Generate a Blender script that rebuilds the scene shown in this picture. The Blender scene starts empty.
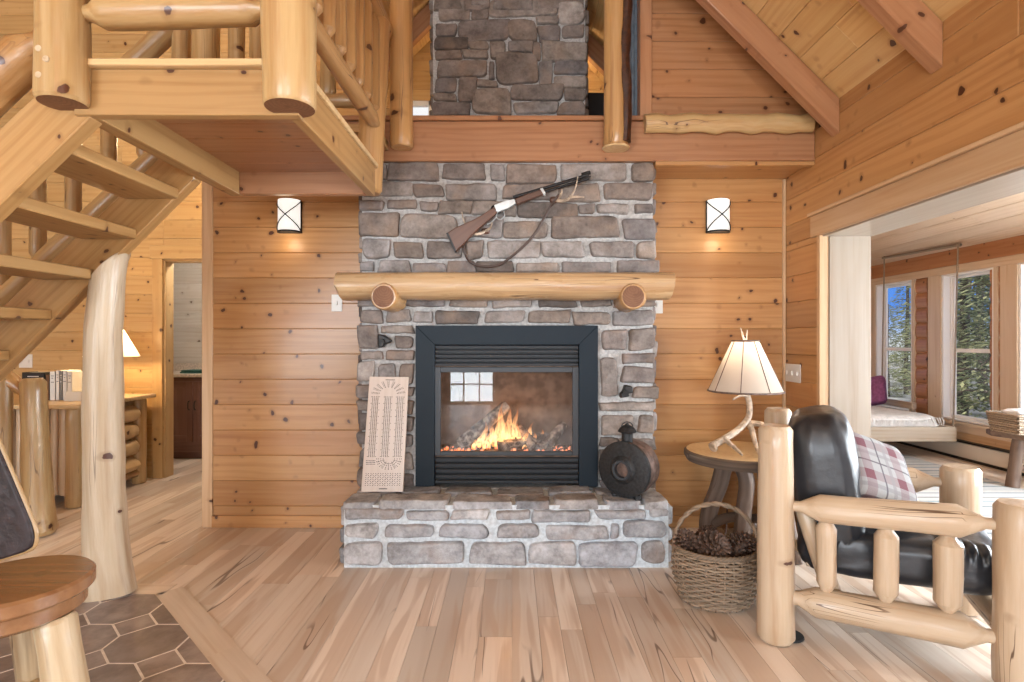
import bpy, math, random
from mathutils import Vector, Matrix, noise
random.seed(7)
PI = math.pi
C = bpy.context.scene.collection
F = 560.0
CH = 1.33
def P(px, py, Y):
    """photo direction (1024x682) met at depth Y -> metres"""
    return Vector(((px - 512) * Y / F, Y, CH - (py - 341) * Y / F))
R = random.uniform
# ------------------------------------------------------------------ mesh builder
class MB:
    def __init__(s):
        s.V = []; s.Fc = []; s.W = []; s.R = []; s.M = []
    def add(s, vs, fs, wc=None, rnd=None, mat=0):
        b = len(s.V)
        rnd = random.random() if rnd is None else rnd
        s.V += [tuple(v) for v in vs]
        s.W += [tuple(w) for w in (wc if wc else vs)]
        s.R += [rnd] * len(vs)
        s.Fc += [tuple(b + i for i in f) for f in fs]
        s.M += [mat] * len(fs)
    def obox(s, c, a, b, t, rnd=None, mat=0):
        """box centred at c with full-size vectors a (grain direction), b, t"""
        c, a, b, t = Vector(c), Vector(a), Vector(b), Vector(t)
        la, lb, lt = a.length, b.length, t.length
        o = (R(0, 40), R(-.16, .16), R(.03, .13))
        vs, wc = [], []
        for i in (-.5, .5):
            for j in (-.5, .5):
                for k in (-.5, .5):
                    vs.append(c + a * i + b * j + t * k)
                    wc.append((o[0] + la * i, o[1] + lb * j, o[2] + lt * k))
        fs = [(0, 1, 3, 2), (4, 6, 7, 5), (0, 4, 5, 1), (2, 3, 7, 6), (0, 2, 6, 4), (1, 5, 7, 3)]
        if a.cross(b).dot(t) < 0:
            fs = [tuple(reversed(f)) for f in fs]
        s.add(vs, fs, wc, rnd, mat)
    def box(s, x0, x1, y0, y1, z0, z1, ax=None, rnd=None, mat=0):
        c = ((x0 + x1) / 2, (y0 + y1) / 2, (z0 + z1) / 2)
        d = [Vector((x1 - x0, 0, 0)), Vector((0, y1 - y0, 0)), Vector((0, 0, z1 - z0))]
        L = [v.length for v in d]
        i = L.index(max(L)) if ax is None else 'xyz'.index(ax)
        r = [j for j in range(3) if j != i]
        r.sort(key=lambda j: -L[j])
        s.obox(c, d[i], d[r[0]], d[r[1]], rnd, mat)
    def tube(s, pts, rad, seg=10, cap=True, rnd=None, mat=0, wob=0.0, flat=None, up=None):
        """sweep along pts; rad number or list; flat=(sx,sy) squashes the section"""
        pts = [Vector(p) for p in pts]
        n = len(pts)
        if not isinstance(rad, (list, tuple)): rad = [rad] * n
        off = (R(0, 40), R(0, 9))
        L = 0; vs = []; wc = []
        d0 = (pts[1] - pts[0]).normalized()
        ref = Vector(up) if up else (Vector((0, 0, 1)) if abs(d0.z) < .9 else Vector((0, 1, 0)))
        ux = (ref - d0 * ref.dot(d0)).normalized()
        seed = Vector((R(0, 99), R(0, 99), R(0, 99)))
        for i in range(n):
            if i == 0: d = pts[1] - pts[0]
            elif i == n - 1: d = pts[-1] - pts[-2]
            else: d = pts[i + 1] - pts[i - 1]
            d.normalize()
            ux = (ux - d * ux.dot(d)).normalized()
            uy = d.cross(ux)
            if i: L += (pts[i] - pts[i - 1]).length
            for j in range(seg):
                t = 2 * PI * j / seg
                r = rad[i]
                if wob:
                    r *= 1 + wob * noise.noise(seed + Vector((math.cos(t) * .9, math.sin(t) * .9, L * 5)))
                cx, cy = math.cos(t) * r, math.sin(t) * r
                if flat: cx *= flat[0]; cy *= flat[1]
                vs.append(pts[i] + ux * cx + uy * cy)
                wc.append((off[0] + L, cx, cy))
        fs = []
        for i in range(n - 1):
            for j in range(seg):
                k = (j + 1) % seg
                fs.append((i * seg + j, i * seg + k, (i + 1) * seg + k, (i + 1) * seg + j))
        if cap:
            vs.append(pts[0]); wc.append((off[0], 0, 0))
            vs.append(pts[-1]); wc.append((off[0] + L, 0, 0))
            a = len(vs) - 2
            for j in range(seg):
                k = (j + 1) % seg
                fs.append((a, k, j)); fs.append((a + 1, (n - 1) * seg + j, (n - 1) * seg + k))
        s.add(vs, fs, wc, rnd, mat)
    def log(s, p0, p1, r0, r1, tip0=None, tip1=None, seg=20, wob=.06, ch=.012, rnd=None, mat=0, bow=0.0, flare=0.0):
        """peeled log p0->p1; tip=(length, radius) makes a pencilled tenon end"""
        p0, p1 = Vector(p0), Vector(p1)
        L = (p1 - p0).length
        n = max(4, int(L / .09))
        ts = [i / n for i in range(n + 1)]
        st = []
        def rr(t): return r0 + (r1 - r0) * t + flare * max(0, 1 - t * L / .28) ** 2
        a = tip0[0] / L if tip0 else ch / L
        b = 1 - (tip1[0] / L if tip1 else ch / L)
        if tip0:
            st.append((0, tip0[1])); st.append((a * .35, tip0[1] * 1.02))
        else: st.append((0, rr(0) - ch * .7))
        st.append((a, rr(a)))
        st += [(t, rr(t)) for t in ts if a + .01 < t < b - .01]
        st.append((b, rr(b)))
        if tip1:
            st.append((1 - (1 - b) * .35, tip1[1] * 1.02)); st.append((1, tip1[1]))
        else: st.append((1, rr(1) - ch * .7))
        d = (p1 - p0)
        side = d.normalized().orthogonal()
        pts = [p0 + d * t + side * bow * math.sin(PI * t) for t, _ in st]
        s.tube(pts, [r for _, r in st], seg, True, rnd, mat, wob)
    def prism(s, poly, n, depth, rnd=None, mat=0, along=None):
        """closed polygon of 3-D points pushed along n by depth"""
        poly = [Vector(p) for p in poly]
        n = Vector(n).normalized() * depth
        k = len(poly)
        vs = poly + [p + n for p in poly]
        fs = [tuple(range(k)), tuple(range(2 * k - 1, k - 1, -1))]
        for i in range(k):
            j = (i + 1) % k
            fs.append((i, i + k, j + k, j))
        nn = Vector((0, 0, 0))
        for i in range(k): nn += poly[i].cross(poly[(i + 1) % k])
        if nn.dot(n) > 0: fs = [tuple(reversed(f)) for f in fs]
        al = Vector(along).normalized() if along else (poly[1] - poly[0]).normalized()
        nz = n.normalized(); cr = nz.cross(al)
        o = (R(0, 40), R(-.15, .15), R(.03, .12))
        c = poly[0]
        wc = [(o[0] + (v - c).dot(al), o[1] + (v - c).dot(cr), o[2] + (v - c).dot(nz)) for v in vs]
        s.add(vs, fs, wc, rnd, mat)
    def lathe(s, prof, c, seg=24, ax=(0, 0, 1), xdir=None, rnd=None, mat=0, sc=(1, 1), cap=True):
        """prof = [(r,h)...] around ax through c"""
        c = Vector(c); az = Vector(ax).normalized()
        ux = Vector(xdir).normalized() if xdir else az.orthogonal().normalized()
        uy = az.cross(ux)
        vs, wc = [], []
        o = R(0, 40)
        for r, h in prof:
            for j in range(seg):
                t = 2 * PI * j / seg
                cx, cy = r * math.cos(t) * sc[0], r * math.sin(t) * sc[1]
                vs.append(c + az * h + ux * cx + uy * cy); wc.append((o + h, cx, cy))
        fs = []
        n = len(prof)
        for i in range(n - 1):
            for j in range(seg):
                k = (j + 1) % seg
                fs.append((i * seg + j, i * seg + k, (i + 1) * seg + k, (i + 1) * seg + j))
        if cap:
            fs.append(tuple(range(seg - 1, -1, -1)))
            fs.append(tuple((n - 1) * seg + j for j in range(seg)))
        s.add(vs, fs, wc, rnd, mat)
    def cushion(s, c, a, b, t, e1=.35, e2=.45, nu=40, nv=24, wr=0.0, rnd=None, mat=0, sag=0.0):
        """pillow: half-size vectors a, b, t(thickness); superquadric with wrinkles"""
        c, a, b, t = Vector(c), Vector(a), Vector(b), Vector(t)
        sp = lambda x, e: math.copysign(abs(x) ** e, x)
        seed = Vector((R(0, 50), R(0, 50), R(0, 50)))
        vs, wc = [], []
        for i in range(nv + 1):
            ph = -PI / 2 + PI * i / nv
            for j in range(nu):
                th = 2 * PI * j / nu
                x = sp(math.cos(ph), e1) * sp(math.cos(th), e2)
                y = sp(math.cos(ph), e1) * sp(math.sin(th), e2)
                z = sp(math.sin(ph), e1 + .25)
                q = 1 - sag * (1 - abs(x)) * (1 - abs(y)) if sag else 1
                w = wr * noise.noise(seed + Vector((x * 2.2, y * 2.2, z * 1.5))) + wr * .6 * noise.noise(seed + Vector((x * 6, y * 1.5, z * 4)))
                p = c + a * x * (1 + w) + b * y * (1 + w) + t * z * q * (1 + w * 2)
                vs.append(p); wc.append((x * a.length, y * b.length, z * t.length))
        fs = []
        for i in range(nv):
            for j in range(nu):
                k = (j + 1) % nu
                fs.append((i * nu + j, i * nu + k, (i + 1) * nu + k, (i + 1) * nu + j))
        if a.cross(b).dot(t) < 0: fs = [tuple(reversed(f)) for f in fs]
        s.add(vs, fs, wc, rnd, mat)
    def build(s, name, m, parent=None, bevel=0.0, seg=1, smooth=35, label=None):
        org = Vector((0, 0, 0))
        q = parent
        while q is not None:
            org += Vector(q.location); q = q.parent
        me = bpy.data.meshes.new(name)
        me.from_pydata([tuple(Vector(v) - org) for v in s.V], [], s.Fc)
        a = me.attributes.new('wc', 'FLOAT_VECTOR', 'POINT')
        a.data.foreach_set('vector', [x for w in s.W for x in w])
        a = me.attributes.new('rnd', 'FLOAT', 'POINT')
        a.data.foreach_set('value', s.R)
        for mm in (m if isinstance(m, (list, tuple)) else [m]): me.materials.append(mm)
        me.polygons.foreach_set('material_index', s.M)
        if smooth:
            me.polygons.foreach_set('use_smooth', [True] * len(me.polygons))
            me.update()
            if smooth < 180: me.set_sharp_from_angle(angle=math.radians(smooth))
        me.update()
        o = bpy.data.objects.new(name, me)
        C.objects.link(o)
        if parent is not None: o.parent = parent
        if bevel:
            bm = o.modifiers.new('edge', 'BEVEL'); bm.width = bevel; bm.segments = seg
            bm.limit_method = 'ANGLE'; bm.angle_limit = math.radians(40)
        if label: o['label'] = label
        return o
def tag(o, label, cat, group=None, kind=None):
    o['label'] = label; o['category'] = cat
    if group: o['group'] = group
    if kind: o['kind'] = kind
    return o
def thing(name, label, cat, loc, group=None):
    o = bpy.data.objects.new(name, None); C.objects.link(o)
    o.location = loc; o.empty_display_size = .1
    return tag(o, label, cat, group)
def struct(mb, name, m, label=None, parent=None, **k):
    o = mb.build(name, m, parent, **k)
    if parent is None:
        o['kind'] = 'structure'
        o['label'] = label or name.replace('_', ' ')
        o['category'] = name.split('_')[0]
    return o
def arc(pts, n=8):
    """Catmull-Rom through pts"""
    pts = [Vector(p) for p in pts]
    q = [pts[0] * 2 - pts[1]] + pts + [pts[-1] * 2 - pts[-2]]
    out = []
    for i in range(1, len(q) - 2):
        p0, p1, p2, p3 = q[i - 1:i + 3]
        for k in range(n):
            t = k / n
            out.append(.5 * ((2 * p1) + (p2 - p0) * t + (2 * p0 - 5 * p1 + 4 * p2 - p3) * t * t + (3 * p1 - p0 - 3 * p2 + p3) * t ** 3))
    out.append(pts[-1])
    return out
# ------------------------------------------------------------------ materials
class NT:
    def __init__(s, name):
        s.m = bpy.data.materials.new(name); s.m.use_nodes = True
        s.t = s.m.node_tree; s.t.nodes.clear()
        s.out = s.t.nodes.new('ShaderNodeOutputMaterial')
    def n(s, typ, **kw):
        nd = s.t.nodes.new('ShaderNode' + typ)
        for k, v in kw.items():
            if k.startswith('_'): setattr(nd, k[1:], v); continue
            key = int(k[1:]) if k[0] == 'i' and k[1:].isdigit() else k.replace('__', ' ')
            s.set(nd.inputs[key], v)
        return nd
    def set(s, sock, v):
        if isinstance(v, bpy.types.NodeSocket): s.t.links.new(v, sock)
        elif isinstance(v, bpy.types.Node): s.t.links.new(v.outputs[0], sock)
        else:
            if sock.type == 'RGBA' and len(v) == 3: v = (*v, 1)
            sock.default_value = v
    def math(s, op, a, b=0.0, clamp=False):
        nd = s.n('Math', _operation=op, _use_clamp=clamp); s.set(nd.inputs[0], a); s.set(nd.inputs[1], b); return nd.outputs[0]
    def vmul(s, v, k):
        nd = s.n('VectorMath', _operation='MULTIPLY'); s.set(nd.inputs[0], v); nd.inputs[1].default_value = k; return nd.outputs[0]
    def mix(s, f, a, b, mode='MIX'):
        nd = s.n('Mix', _data_type='RGBA', _blend_type=mode)
        s.set(nd.inputs[0], f); s.set(nd.inputs[6], a); s.set(nd.inputs[7], b); return nd.outputs[2]
    def rng(s, v, a, b, c=0.0, d=1.0, smooth=True):
        nd = s.n('MapRange', _interpolation_type='SMOOTHSTEP' if smooth else 'LINEAR')
        s.set(nd.inputs[0], v)
        for i, x in enumerate((a, b, c, d)): nd.inputs[i + 1].default_value = x
        return nd.outputs[0]
    def noise(s, v, scale, detail=2.0, rough=.5):
        return s.n('TexNoise', Vector=v, Scale=scale, Detail=detail, Roughness=rough).outputs[0]
    def attr(s, name):
        return s.n('Attribute', _attribute_name=name)
    def bsdf(s, col, rough=.5, metal=0.0, bump=None, bstr=.2, bdist=.01, spec=None, coat=0.0, sheen=0.0, trans=0.0, **k):
        b = s.n('BsdfPrincipled')
        s.set(b.inputs['Base Color'], col); s.set(b.inputs['Roughness'], rough); b.inputs['Metallic'].default_value = metal
        if coat: b.inputs['Coat Weight'].default_value = coat; b.inputs['Coat Roughness'].default_value = .18
        if spec is not None: b.inputs['Specular IOR Level'].default_value = spec
        if bump is not None:
            bp = s.n('Bump', Height=bump); bp.inputs['Strength'].default_value = bstr; bp.inputs['Distance'].default_value = bdist
            s.t.links.new(bp.outputs[0], b.inputs['Normal'])
        for kk, v in k.items(): s.set(b.inputs[kk.replace('__', ' ')], v)
        s.t.links.new(b.outputs[0], s.out.inputs[0])
        return b
def plain(name, col, rough=.5, metal=0.0, nz=0.0, nscale=30, bump=0.0, **k):
    t = NT(name)
    tc = t.attr('wc').outputs['Vector']
    n = t.noise(tc, nscale, 4)
    c = t.mix(t.rng(n, .3, .7), tuple(x * (1 - nz) for x in col), tuple(min(1, x * (1 + nz)) for x in col)) if nz else col
    t.bsdf(c, rough, metal, n if bump else None, bump, **k)
    return t.m
def wood(name, c1, c2, alt, knot=(.07, .02, .008), var=.3, ring=28, rough=.36, kscale=9.5, kr=.165, coat=.12, streak=.5, streakc=None, halo=.5, fine=1.1, bstr=.12, check=0.0, ckf=26, zone=0.0, zonec=None, hew=0.0):
    t = NT(name)
    wc = t.attr('wc').outputs['Vector']; rnd = t.attr('rnd').outputs['Fac']
    if streakc is None: streakc = tuple(x * k for x, k in zip(c2, (.78, .66, .55)))
    warp = t.n('TexNoise', Vector=t.vmul(wc, (1.3, 6, 6)), Scale=1.0, Detail=2.0).outputs['Color']
    w2 = t.n('VectorMath', _operation='MULTIPLY_ADD')
    t.set(w2.inputs[0], warp); w2.inputs[1].default_value = (.0, .06, .06); t.set(w2.inputs[2], wc)
    wv = w2.outputs[0]
    sep = t.n('SeparateXYZ', Vector=wv)
    rr = t.math('SQRT', t.math('ADD', t.math('MULTIPLY', sep.outputs[1], sep.outputs[1]), t.math('MULTIPLY', sep.outputs[2], sep.outputs[2])))
    sn = t.math('SINE', t.math('MULTIPLY', rr, ring * 2 * PI))
    rg = t.rng(sn, -.5, 1.0)
    fn = t.noise(t.vmul(wc, (3, 70, 70)), 1.0, 4, .65)
    big = t.noise(t.vmul(wc, (.7, 6, 6)), 1.0, 3)
    f = t.math('ADD', t.math('MULTIPLY', rg, .42), t.math('MULTIPLY', t.math('SUBTRACT', fn, .5), fine))
    f = t.math('ADD', f, t.math('MULTIPLY', t.math('SUBTRACT', big, .42), 1.5), clamp=True)
    col = t.mix(f, c1, c2)
    r2 = t.math('FRACT', t.math('MULTIPLY', rnd, 7.13))
    col = t.mix(t.math('MULTIPLY', rnd, var * 1.6, clamp=True), col, alt)
    hv = t.n('HueSaturation'); t.set(hv.inputs['Color'], col)
    t.set(hv.inputs['Value'], t.math('ADD', 1 - var * .5, t.math('MULTIPLY', r2, var)))
    col = hv.outputs[0]
    sk = t.noise(t.vmul(wc, (.9, 24, 24)), 1.0, 3, .6)
    col = t.mix(t.math('MULTIPLY', t.rng(sk, .52, .74), streak), col, streakc)
    if zone:
        zn = t.noise(t.vmul(wv, (.8, 10, 10)), 1.0, 2, .5)
        col = t.mix(t.math('MULTIPLY', t.rng(zn, .49, .545), zone), col, zonec)
    if check:
        ck = t.noise(t.vmul(wv, (.55 if ckf > 15 else .9, ckf, ckf)), 1.0, 1, .4)
        cm = t.noise(t.vmul(wc, (1.3, 4, 4)), 1.0, 2)
        ln = t.math('MULTIPLY', t.rng(t.math('ABSOLUTE', t.math('SUBTRACT', ck, .5)), .012, .004), t.rng(cm, .52, .6))
        col = t.mix(t.math('MULTIPLY', ln, check), col, (.08, .035, .015))
    kd = t.n('VectorMath', _operation='MULTIPLY_ADD'); t.set(kd.inputs[0], t.n('TexNoise', Vector=wc, Scale=11.0, Detail=2.0).outputs['Color']); kd.inputs[1].default_value = (.06, .06, .0); t.set(kd.inputs[2], wv)
    kv = t.n('VectorMath', _operation='MULTIPLY'); t.set(kv.inputs[0], kd.outputs[0]); kv.inputs[1].default_value = (1, 1, .35)
    vo = t.n('TexVoronoi', Vector=kv.outputs[0], Scale=kscale)
    r3 = t.n('SeparateColor', Color=vo.outputs['Color']).outputs[0]
    vd = t.math('ADD', vo.outputs['Distance'], t.math('MULTIPLY', t.math('SUBTRACT', t.noise(wc, 60, 2), .5), .05))
    vd = t.math('ADD', vd, t.math('MULTIPLY', t.math('MULTIPLY', r3, r3), kr * .75))
    gate = t.rng(t.noise(t.vmul(wc, (2.2, 5, 2)), 1.0, 1), .36, .48)
    vd = t.math('ADD', vd, t.math('MULTIPLY', t.math('SUBTRACT', 1.0, gate), .25))
    col = t.mix(t.math('MULTIPLY', t.rng(vd, kr * 2.0, kr * .95), halo), col, t.mix(.35, c2, knot))
    col = t.mix(t.rng(vd, kr, kr * .8), col, knot)
    if hew:
        hw = t.noise(t.vmul(wc, (5, 26, 26)), 1.0, 3, .55)
        fn = t.math('ADD', t.math('MULTIPLY', fn, .25), t.math('MULTIPLY', hw, 1.6)); bstr = hew
        rough = t.rng(hw, .35, .65, rough - .1, rough + .14)
    t.bsdf(col, rough, bump=fn, bstr=bstr, bdist=.006 if hew else .004, coat=coat)
    return t.m
M = {}
M['pine'] = wood('knotty_pine', (0.49, 0.268, 0.108), (0.37, 0.172, 0.058), (0.385, 0.158, 0.047), var=.26)
M['pine_hall'] = wood('pale_pine', (0.558, 0.369, 0.171), (0.468, 0.279, 0.1035), (0.468, 0.27, 0.0945), var=.22)
M['beam'] = wood('beam_pine', (0.38, 0.185, 0.09), (0.285, 0.122, 0.053), (0.31, 0.13, 0.055), var=.12)
M['upper'] = wood('redder_pine', (0.36, 0.175, 0.08), (0.275, 0.118, 0.045), (0.3, 0.125, 0.045), var=.2)
M['ceil'] = wood('ceiling_pine', (0.6, 0.385, 0.17), (0.48, 0.265, 0.095), (0.52, 0.29, 0.105), var=.16)
M['trim'] = wood('trim_pine', (0.6, 0.41, 0.245), (0.49, 0.3, 0.155), (0.52, 0.32, 0.17), var=.12, kscale=4.5, kr=.06)
M['paleboard'] = wood('light_board', (0.6, 0.48, 0.36), (0.53, 0.4, 0.28), (0.56, 0.43, 0.31), var=.1, kscale=3.6, kr=.05)
M['jamb'] = wood('pale_board', (0.33, 0.28, 0.225), (0.285, 0.23, 0.175), (0.3, 0.245, 0.19), var=.1, kscale=3.6, kr=.05)
M['stair'] = wood('stair_pine', (0.42, 0.245, 0.098), (0.305, 0.155, 0.05), (0.34, 0.175, 0.058), var=.16)
M['log'] = wood('peeled_log', (0.48, 0.33, 0.16), (0.33, 0.18, 0.062), (0.39, 0.225, 0.085), var=.18, streak=.6, streakc=(.35, .17, .065), kscale=7.5, kr=.14, rough=.38, coat=.25, check=.9, hew=.5)
M['logwarm'] = wood('varnished_log', (0.46, 0.265, 0.108), (0.33, 0.162, 0.053), (0.37, 0.19, 0.064), var=.18, streak=.5, streakc=(.22, .085, .03), kscale=7.5, kr=.14, rough=.38, coat=.25, check=.9, hew=.5)
M['barky'] = wood('log_with_bark', (.50, .38, .24), (.34, .22, .11), (.42, .29, .16), var=.12, streak=.95, streakc=(.075, .035, .02), kscale=7, kr=.11, rough=.45, coat=.05, check=.9, hew=.6)
M['loggrey'] = wood('dry_log', (.56, .45, .32), (.44, .315, .195), (.5, .37, .24), var=.12, streak=.7, streakc=(.34, .21, .12), kscale=7, kr=.11, rough=.42, coat=.15, check=.9, hew=.6)
M['chairlog'] = wood('pale_log', (0.56, 0.445, 0.32), (0.44, 0.31, 0.195), (0.5, 0.36, 0.235), var=.1, streak=.5, streakc=(.40, .22, .11), kscale=7.5, kr=.12, rough=.42, coat=.2, check=.9, hew=.4)
M['mantel'] = wood('mantel_log', (0.5035, 0.342, 0.19), (0.38, 0.2232, 0.1045), (0.418, 0.2565, 0.1235), var=.06, streak=.8, streakc=(.32, .17, .075), kscale=4.5, kr=.09, check=.9, hew=.6)
M['cutend'] = wood('cut_log_end', (0.2, 0.09, 0.04), (0.12, 0.045, 0.018), (0.16, 0.065, 0.028), var=.1, ring=70, kscale=1, kr=.001, rough=.65, coat=0)
M['rustic'] = wood('weathered_branch', (0.17, 0.115, 0.085), (0.1, 0.065, 0.048), (0.13, 0.085, 0.062), var=.2, streak=.7, streakc=(.06, .038, .028), kscale=6, rough=.6, coat=0, check=.8)
M['bark'] = wood('bark_edge', (.17, .12, .09), (.08, .055, .04), (.12, .085, .06), var=.2, streak=.8, streakc=(.34, .27, .2), kscale=8, rough=.85, coat=0, bstr=.6)
M['slab'] = wood('slab_top', (.64, .46, .25), (.53, .34, .155), (.58, .38, .18), var=.1, kscale=4)
M['stool'] = wood('stool_seat', (0.24, 0.115, 0.05), (0.165, 0.07, 0.028), (0.2, 0.09, 0.038), var=.1, kscale=5, kr=.08, rough=.25, coat=.5, ring=18)
M['vanity'] = wood('vanity_wood', (0.2, 0.1, 0.075), (0.14, 0.065, 0.048), (0.17, 0.08, 0.06), var=.1, kscale=1, kr=.001, rough=.4)
M['white_board'] = wood('whitewashed_board', (.60, .57, .52), (.52, .47, .41), (.56, .51, .44), var=.15, knot=(.14, .10, .07), kscale=5.5)
M['bedwood'] = wood('grey_bed_wood', (.46, .39, .31), (.38, .30, .225), (.42, .34, .26), var=.1, kscale=4, kr=.06)
M['floor'] = wood('hickory_floor', (0.78, 0.685, 0.595), (0.685, 0.575, 0.48), (0.59, 0.465, 0.37), var=.4, ring=16, kscale=2.4, kr=.022, rough=.34, coat=.1, halo=.3, fine=.8, streak=.55, streakc=(.50, .35, .245), check=.75, ckf=9, zone=.5, zonec=(.48, .325, .22))
M['border'] = wood('floor_border', (0.69, 0.575, 0.47), (0.61, 0.49, 0.385), (0.59, 0.46, 0.36), var=.15, kscale=2, kr=.02, rough=.34, streak=.5)
M['rifle'] = wood('walnut', (0.115, 0.05, 0.03), (0.06, 0.026, 0.015), (0.09, 0.036, 0.022), var=.1, kscale=1, kr=.001, rough=.42, coat=.05)
M['peg'] = wood('maple', (.58, .48, .41), (.52, .415, .34), (.55, .45, .37), var=.06, kscale=1, kr=.001, streak=.1)
def stone_mat(name, cols, dark=1.0):
    t = NT(name)
    wc = t.attr('wc').outputs['Vector']; rnd = t.attr('rnd').outputs['Fac']
    ramp = t.n('ValToRGB'); t.set(ramp.inputs[0], rnd)
    el = ramp.color_ramp.elements
    el[0].position = 0; el[1].position = 1
    while len(el) < len(cols): el.new(.5)
    for i, c in enumerate(cols):
        el[i].position = i / (len(cols) - 1); el[i].color = (*[x * dark for x in c], 1)
    n1 = t.noise(wc, 9, 5, .6); n2 = t.noise(wc, 45, 5, .65)
    v = t.math('ADD', t.math('MULTIPLY', n1, 1.1), t.math('MULTIPLY', n2, .5))
    col = t.mix(1.0, ramp.outputs[0], t.n('CombineColor', Red=t.rng(v, .55, 1.05, .5, 1.45, False), Green=t.rng(v, .55, 1.05, .48, 1.45, False), Blue=t.rng(v, .55, 1.05, .47, 1.47, False)).outputs[0], 'MULTIPLY')
    n3 = t.noise(wc, 5, 2)
    col = t.mix(t.math('MULTIPLY', t.rng(n3, .5, .7), .35), col, (.30 * dark, .2 * dark, .135 * dark))
    t.bsdf(col, .85, bump=t.math('ADD', n1, n2), bstr=.55, bdist=.012)
    return t.m
M['stone'] = stone_mat('field_stone', [(.095, .08, .072), (.205, .165, .14), (.155, .14, .138), (.265, .228, .20), (.17, .135, .112), (.225, .21, .205), (.32, .285, .26)])
M['hstone_daylit'] = stone_mat('hearth_stone', [(.235, .25, .275), (.40, .405, .415), (.31, .325, .35), (.46, .46, .465), (.345, .365, .40), (.35, .335, .33)])  # daylit version of the chimney stone: cool daylight is mixed into the colour
M['mortar'] = plain('mortar', (.41, .40, .39), .95, nz=.2, nscale=60, bump=.5)
M['hmortar_daylit'] = plain('pale_daylit_mortar', (.58, .63, .665), .95, nz=.15, nscale=50, bump=.5)  # paler mortar, its blue cast is the cool daylight put into the colour
M['slate'] = None
def tile_mat():
    t = NT('slate_tile')
    wc = t.attr('wc').outputs['Vector']; rnd = t.attr('rnd').outputs['Fac']
    n = t.noise(wc, 8, 5, .6)
    c = t.mix(t.rng(n, .3, .7), (.17, .128, .118), (.36, .29, .265))
    c = t.mix(t.math('MULTIPLY', rnd, .5), c, (.115, .085, .075))
    t.bsdf(c, .32, bump=t.noise(wc, 25, 4), bstr=.15)
    return t.m
M['tile'] = tile_mat()
M['grout'] = plain('grout', (.78, .71, .65), .9, nz=.1)
M['steel'] = plain('charcoal_steel', (.009, .016, .024), .5, .0, nz=.06, nscale=200, spec=.18)
M['steel2'] = plain('grey_steel', (.04, .045, .052), .45, .0, nz=.05, nscale=200, spec=.3)
M['iron'] = plain('cast_iron', (.03, .031, .033), .55, .5, nz=.3, nscale=60, bump=.3)
M['rust'] = plain('worn_brown_metal', (.16, .105, .085), .6, .3, nz=.4, nscale=25, bump=.3)
M['black'] = plain('black', (.008, .008, .009), .5)
M['bluedsteel'] = plain('blued_steel', (.03, .03, .032), .3, .8)
M['nickel'] = plain('bright_receiver', (.55, .62, .66), .28, .8, nz=.1)
M['chrome'] = plain('metal_rope', (.24, .20, .155), .5, .2)
M['white'] = plain('white_plastic', (.72, .70, .66), .4)
M['vinyl'] = plain('white_vinyl', (.78, .79, .80), .4)
M['heater'] = plain('heater_enamel', (.62, .60, .56), .5)
M['antler'] = plain('antler', (.42, .33, .25), .55, nz=.35, nscale=30, bump=.3)
M['antler_dark'] = plain('antler_tip', (.6, .5, .38), .5, nz=.2, nscale=30)
M['leather'] = plain('black_leather', (.018, .020, .025), .36, nz=.2, nscale=9, bump=.5, coat=.1)
M['leather_brown'] = plain('stool_leather', (.022, .014, .015), .5, nz=.4, nscale=30, bump=.4, spec=.3)
M['sling'] = plain('sling_leather', (.05, .026, .018), .5)
M['wicker'] = wood('wicker', (.30, .225, .155), (.185, .13, .085), (.24, .175, .12), var=.5, kscale=1, kr=.001, rough=.6, coat=0)
M['cone'] = plain('pinecone', (.13, .08, .058), .7, nz=.5, nscale=50)
M['cloth_white'] = plain('white_fabric', (.62, .61, .60), .9, nz=.1, nscale=20, bump=.3)
M['purple'] = plain('purple_fabric', (.22, .075, .2), .9, nz=.2, nscale=30, bump=.3)
M['grey_fabric'] = plain('grey_fabric', (.35, .38, .40), .9, nz=.2)
M['felt'] = plain('felt', (.02, .02, .022), .9)
M['teal'] = plain('teal_towel', (.015, .07, .055), .95, nz=.2)
M['counter'] = plain('countertop', (.55, .47, .4), .4, nz=.2, nscale=60)
M['paper'] = plain('paper', (.72, .68, .6), .8)
M['book_black'] = plain('black_cover', (.014, .012, .012), .5)
M['book_brown'] = plain('brown_cover', (.13, .06, .025), .5)
M['book_white'] = plain('white_cover', (.74, .72, .68), .5)
M['book_grey'] = plain('grey_cover', (.2, .2, .2), .5)
M['slate_blue'] = plain('blue_grey_fabric', (.16, .21, .26), .8, nz=.2, nscale=15)
M['snow'] = plain('winter_ground', (.33, .33, .32), .95, nz=.5, nscale=1.2)
M['trunk'] = plain('tree_bark', (.10, .08, .065), .9, nz=.3, nscale=8)
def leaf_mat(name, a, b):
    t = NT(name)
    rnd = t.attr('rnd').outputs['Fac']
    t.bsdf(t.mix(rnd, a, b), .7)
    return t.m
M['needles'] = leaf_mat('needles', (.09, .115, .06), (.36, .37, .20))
def emit_mat(name, col, st):
    t = NT(name)
    e = t.n('Emission', Color=(*col, 1), Strength=st)
    t.t.links.new(e.outputs[0], t.out.inputs[0])
    return t.m
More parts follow.
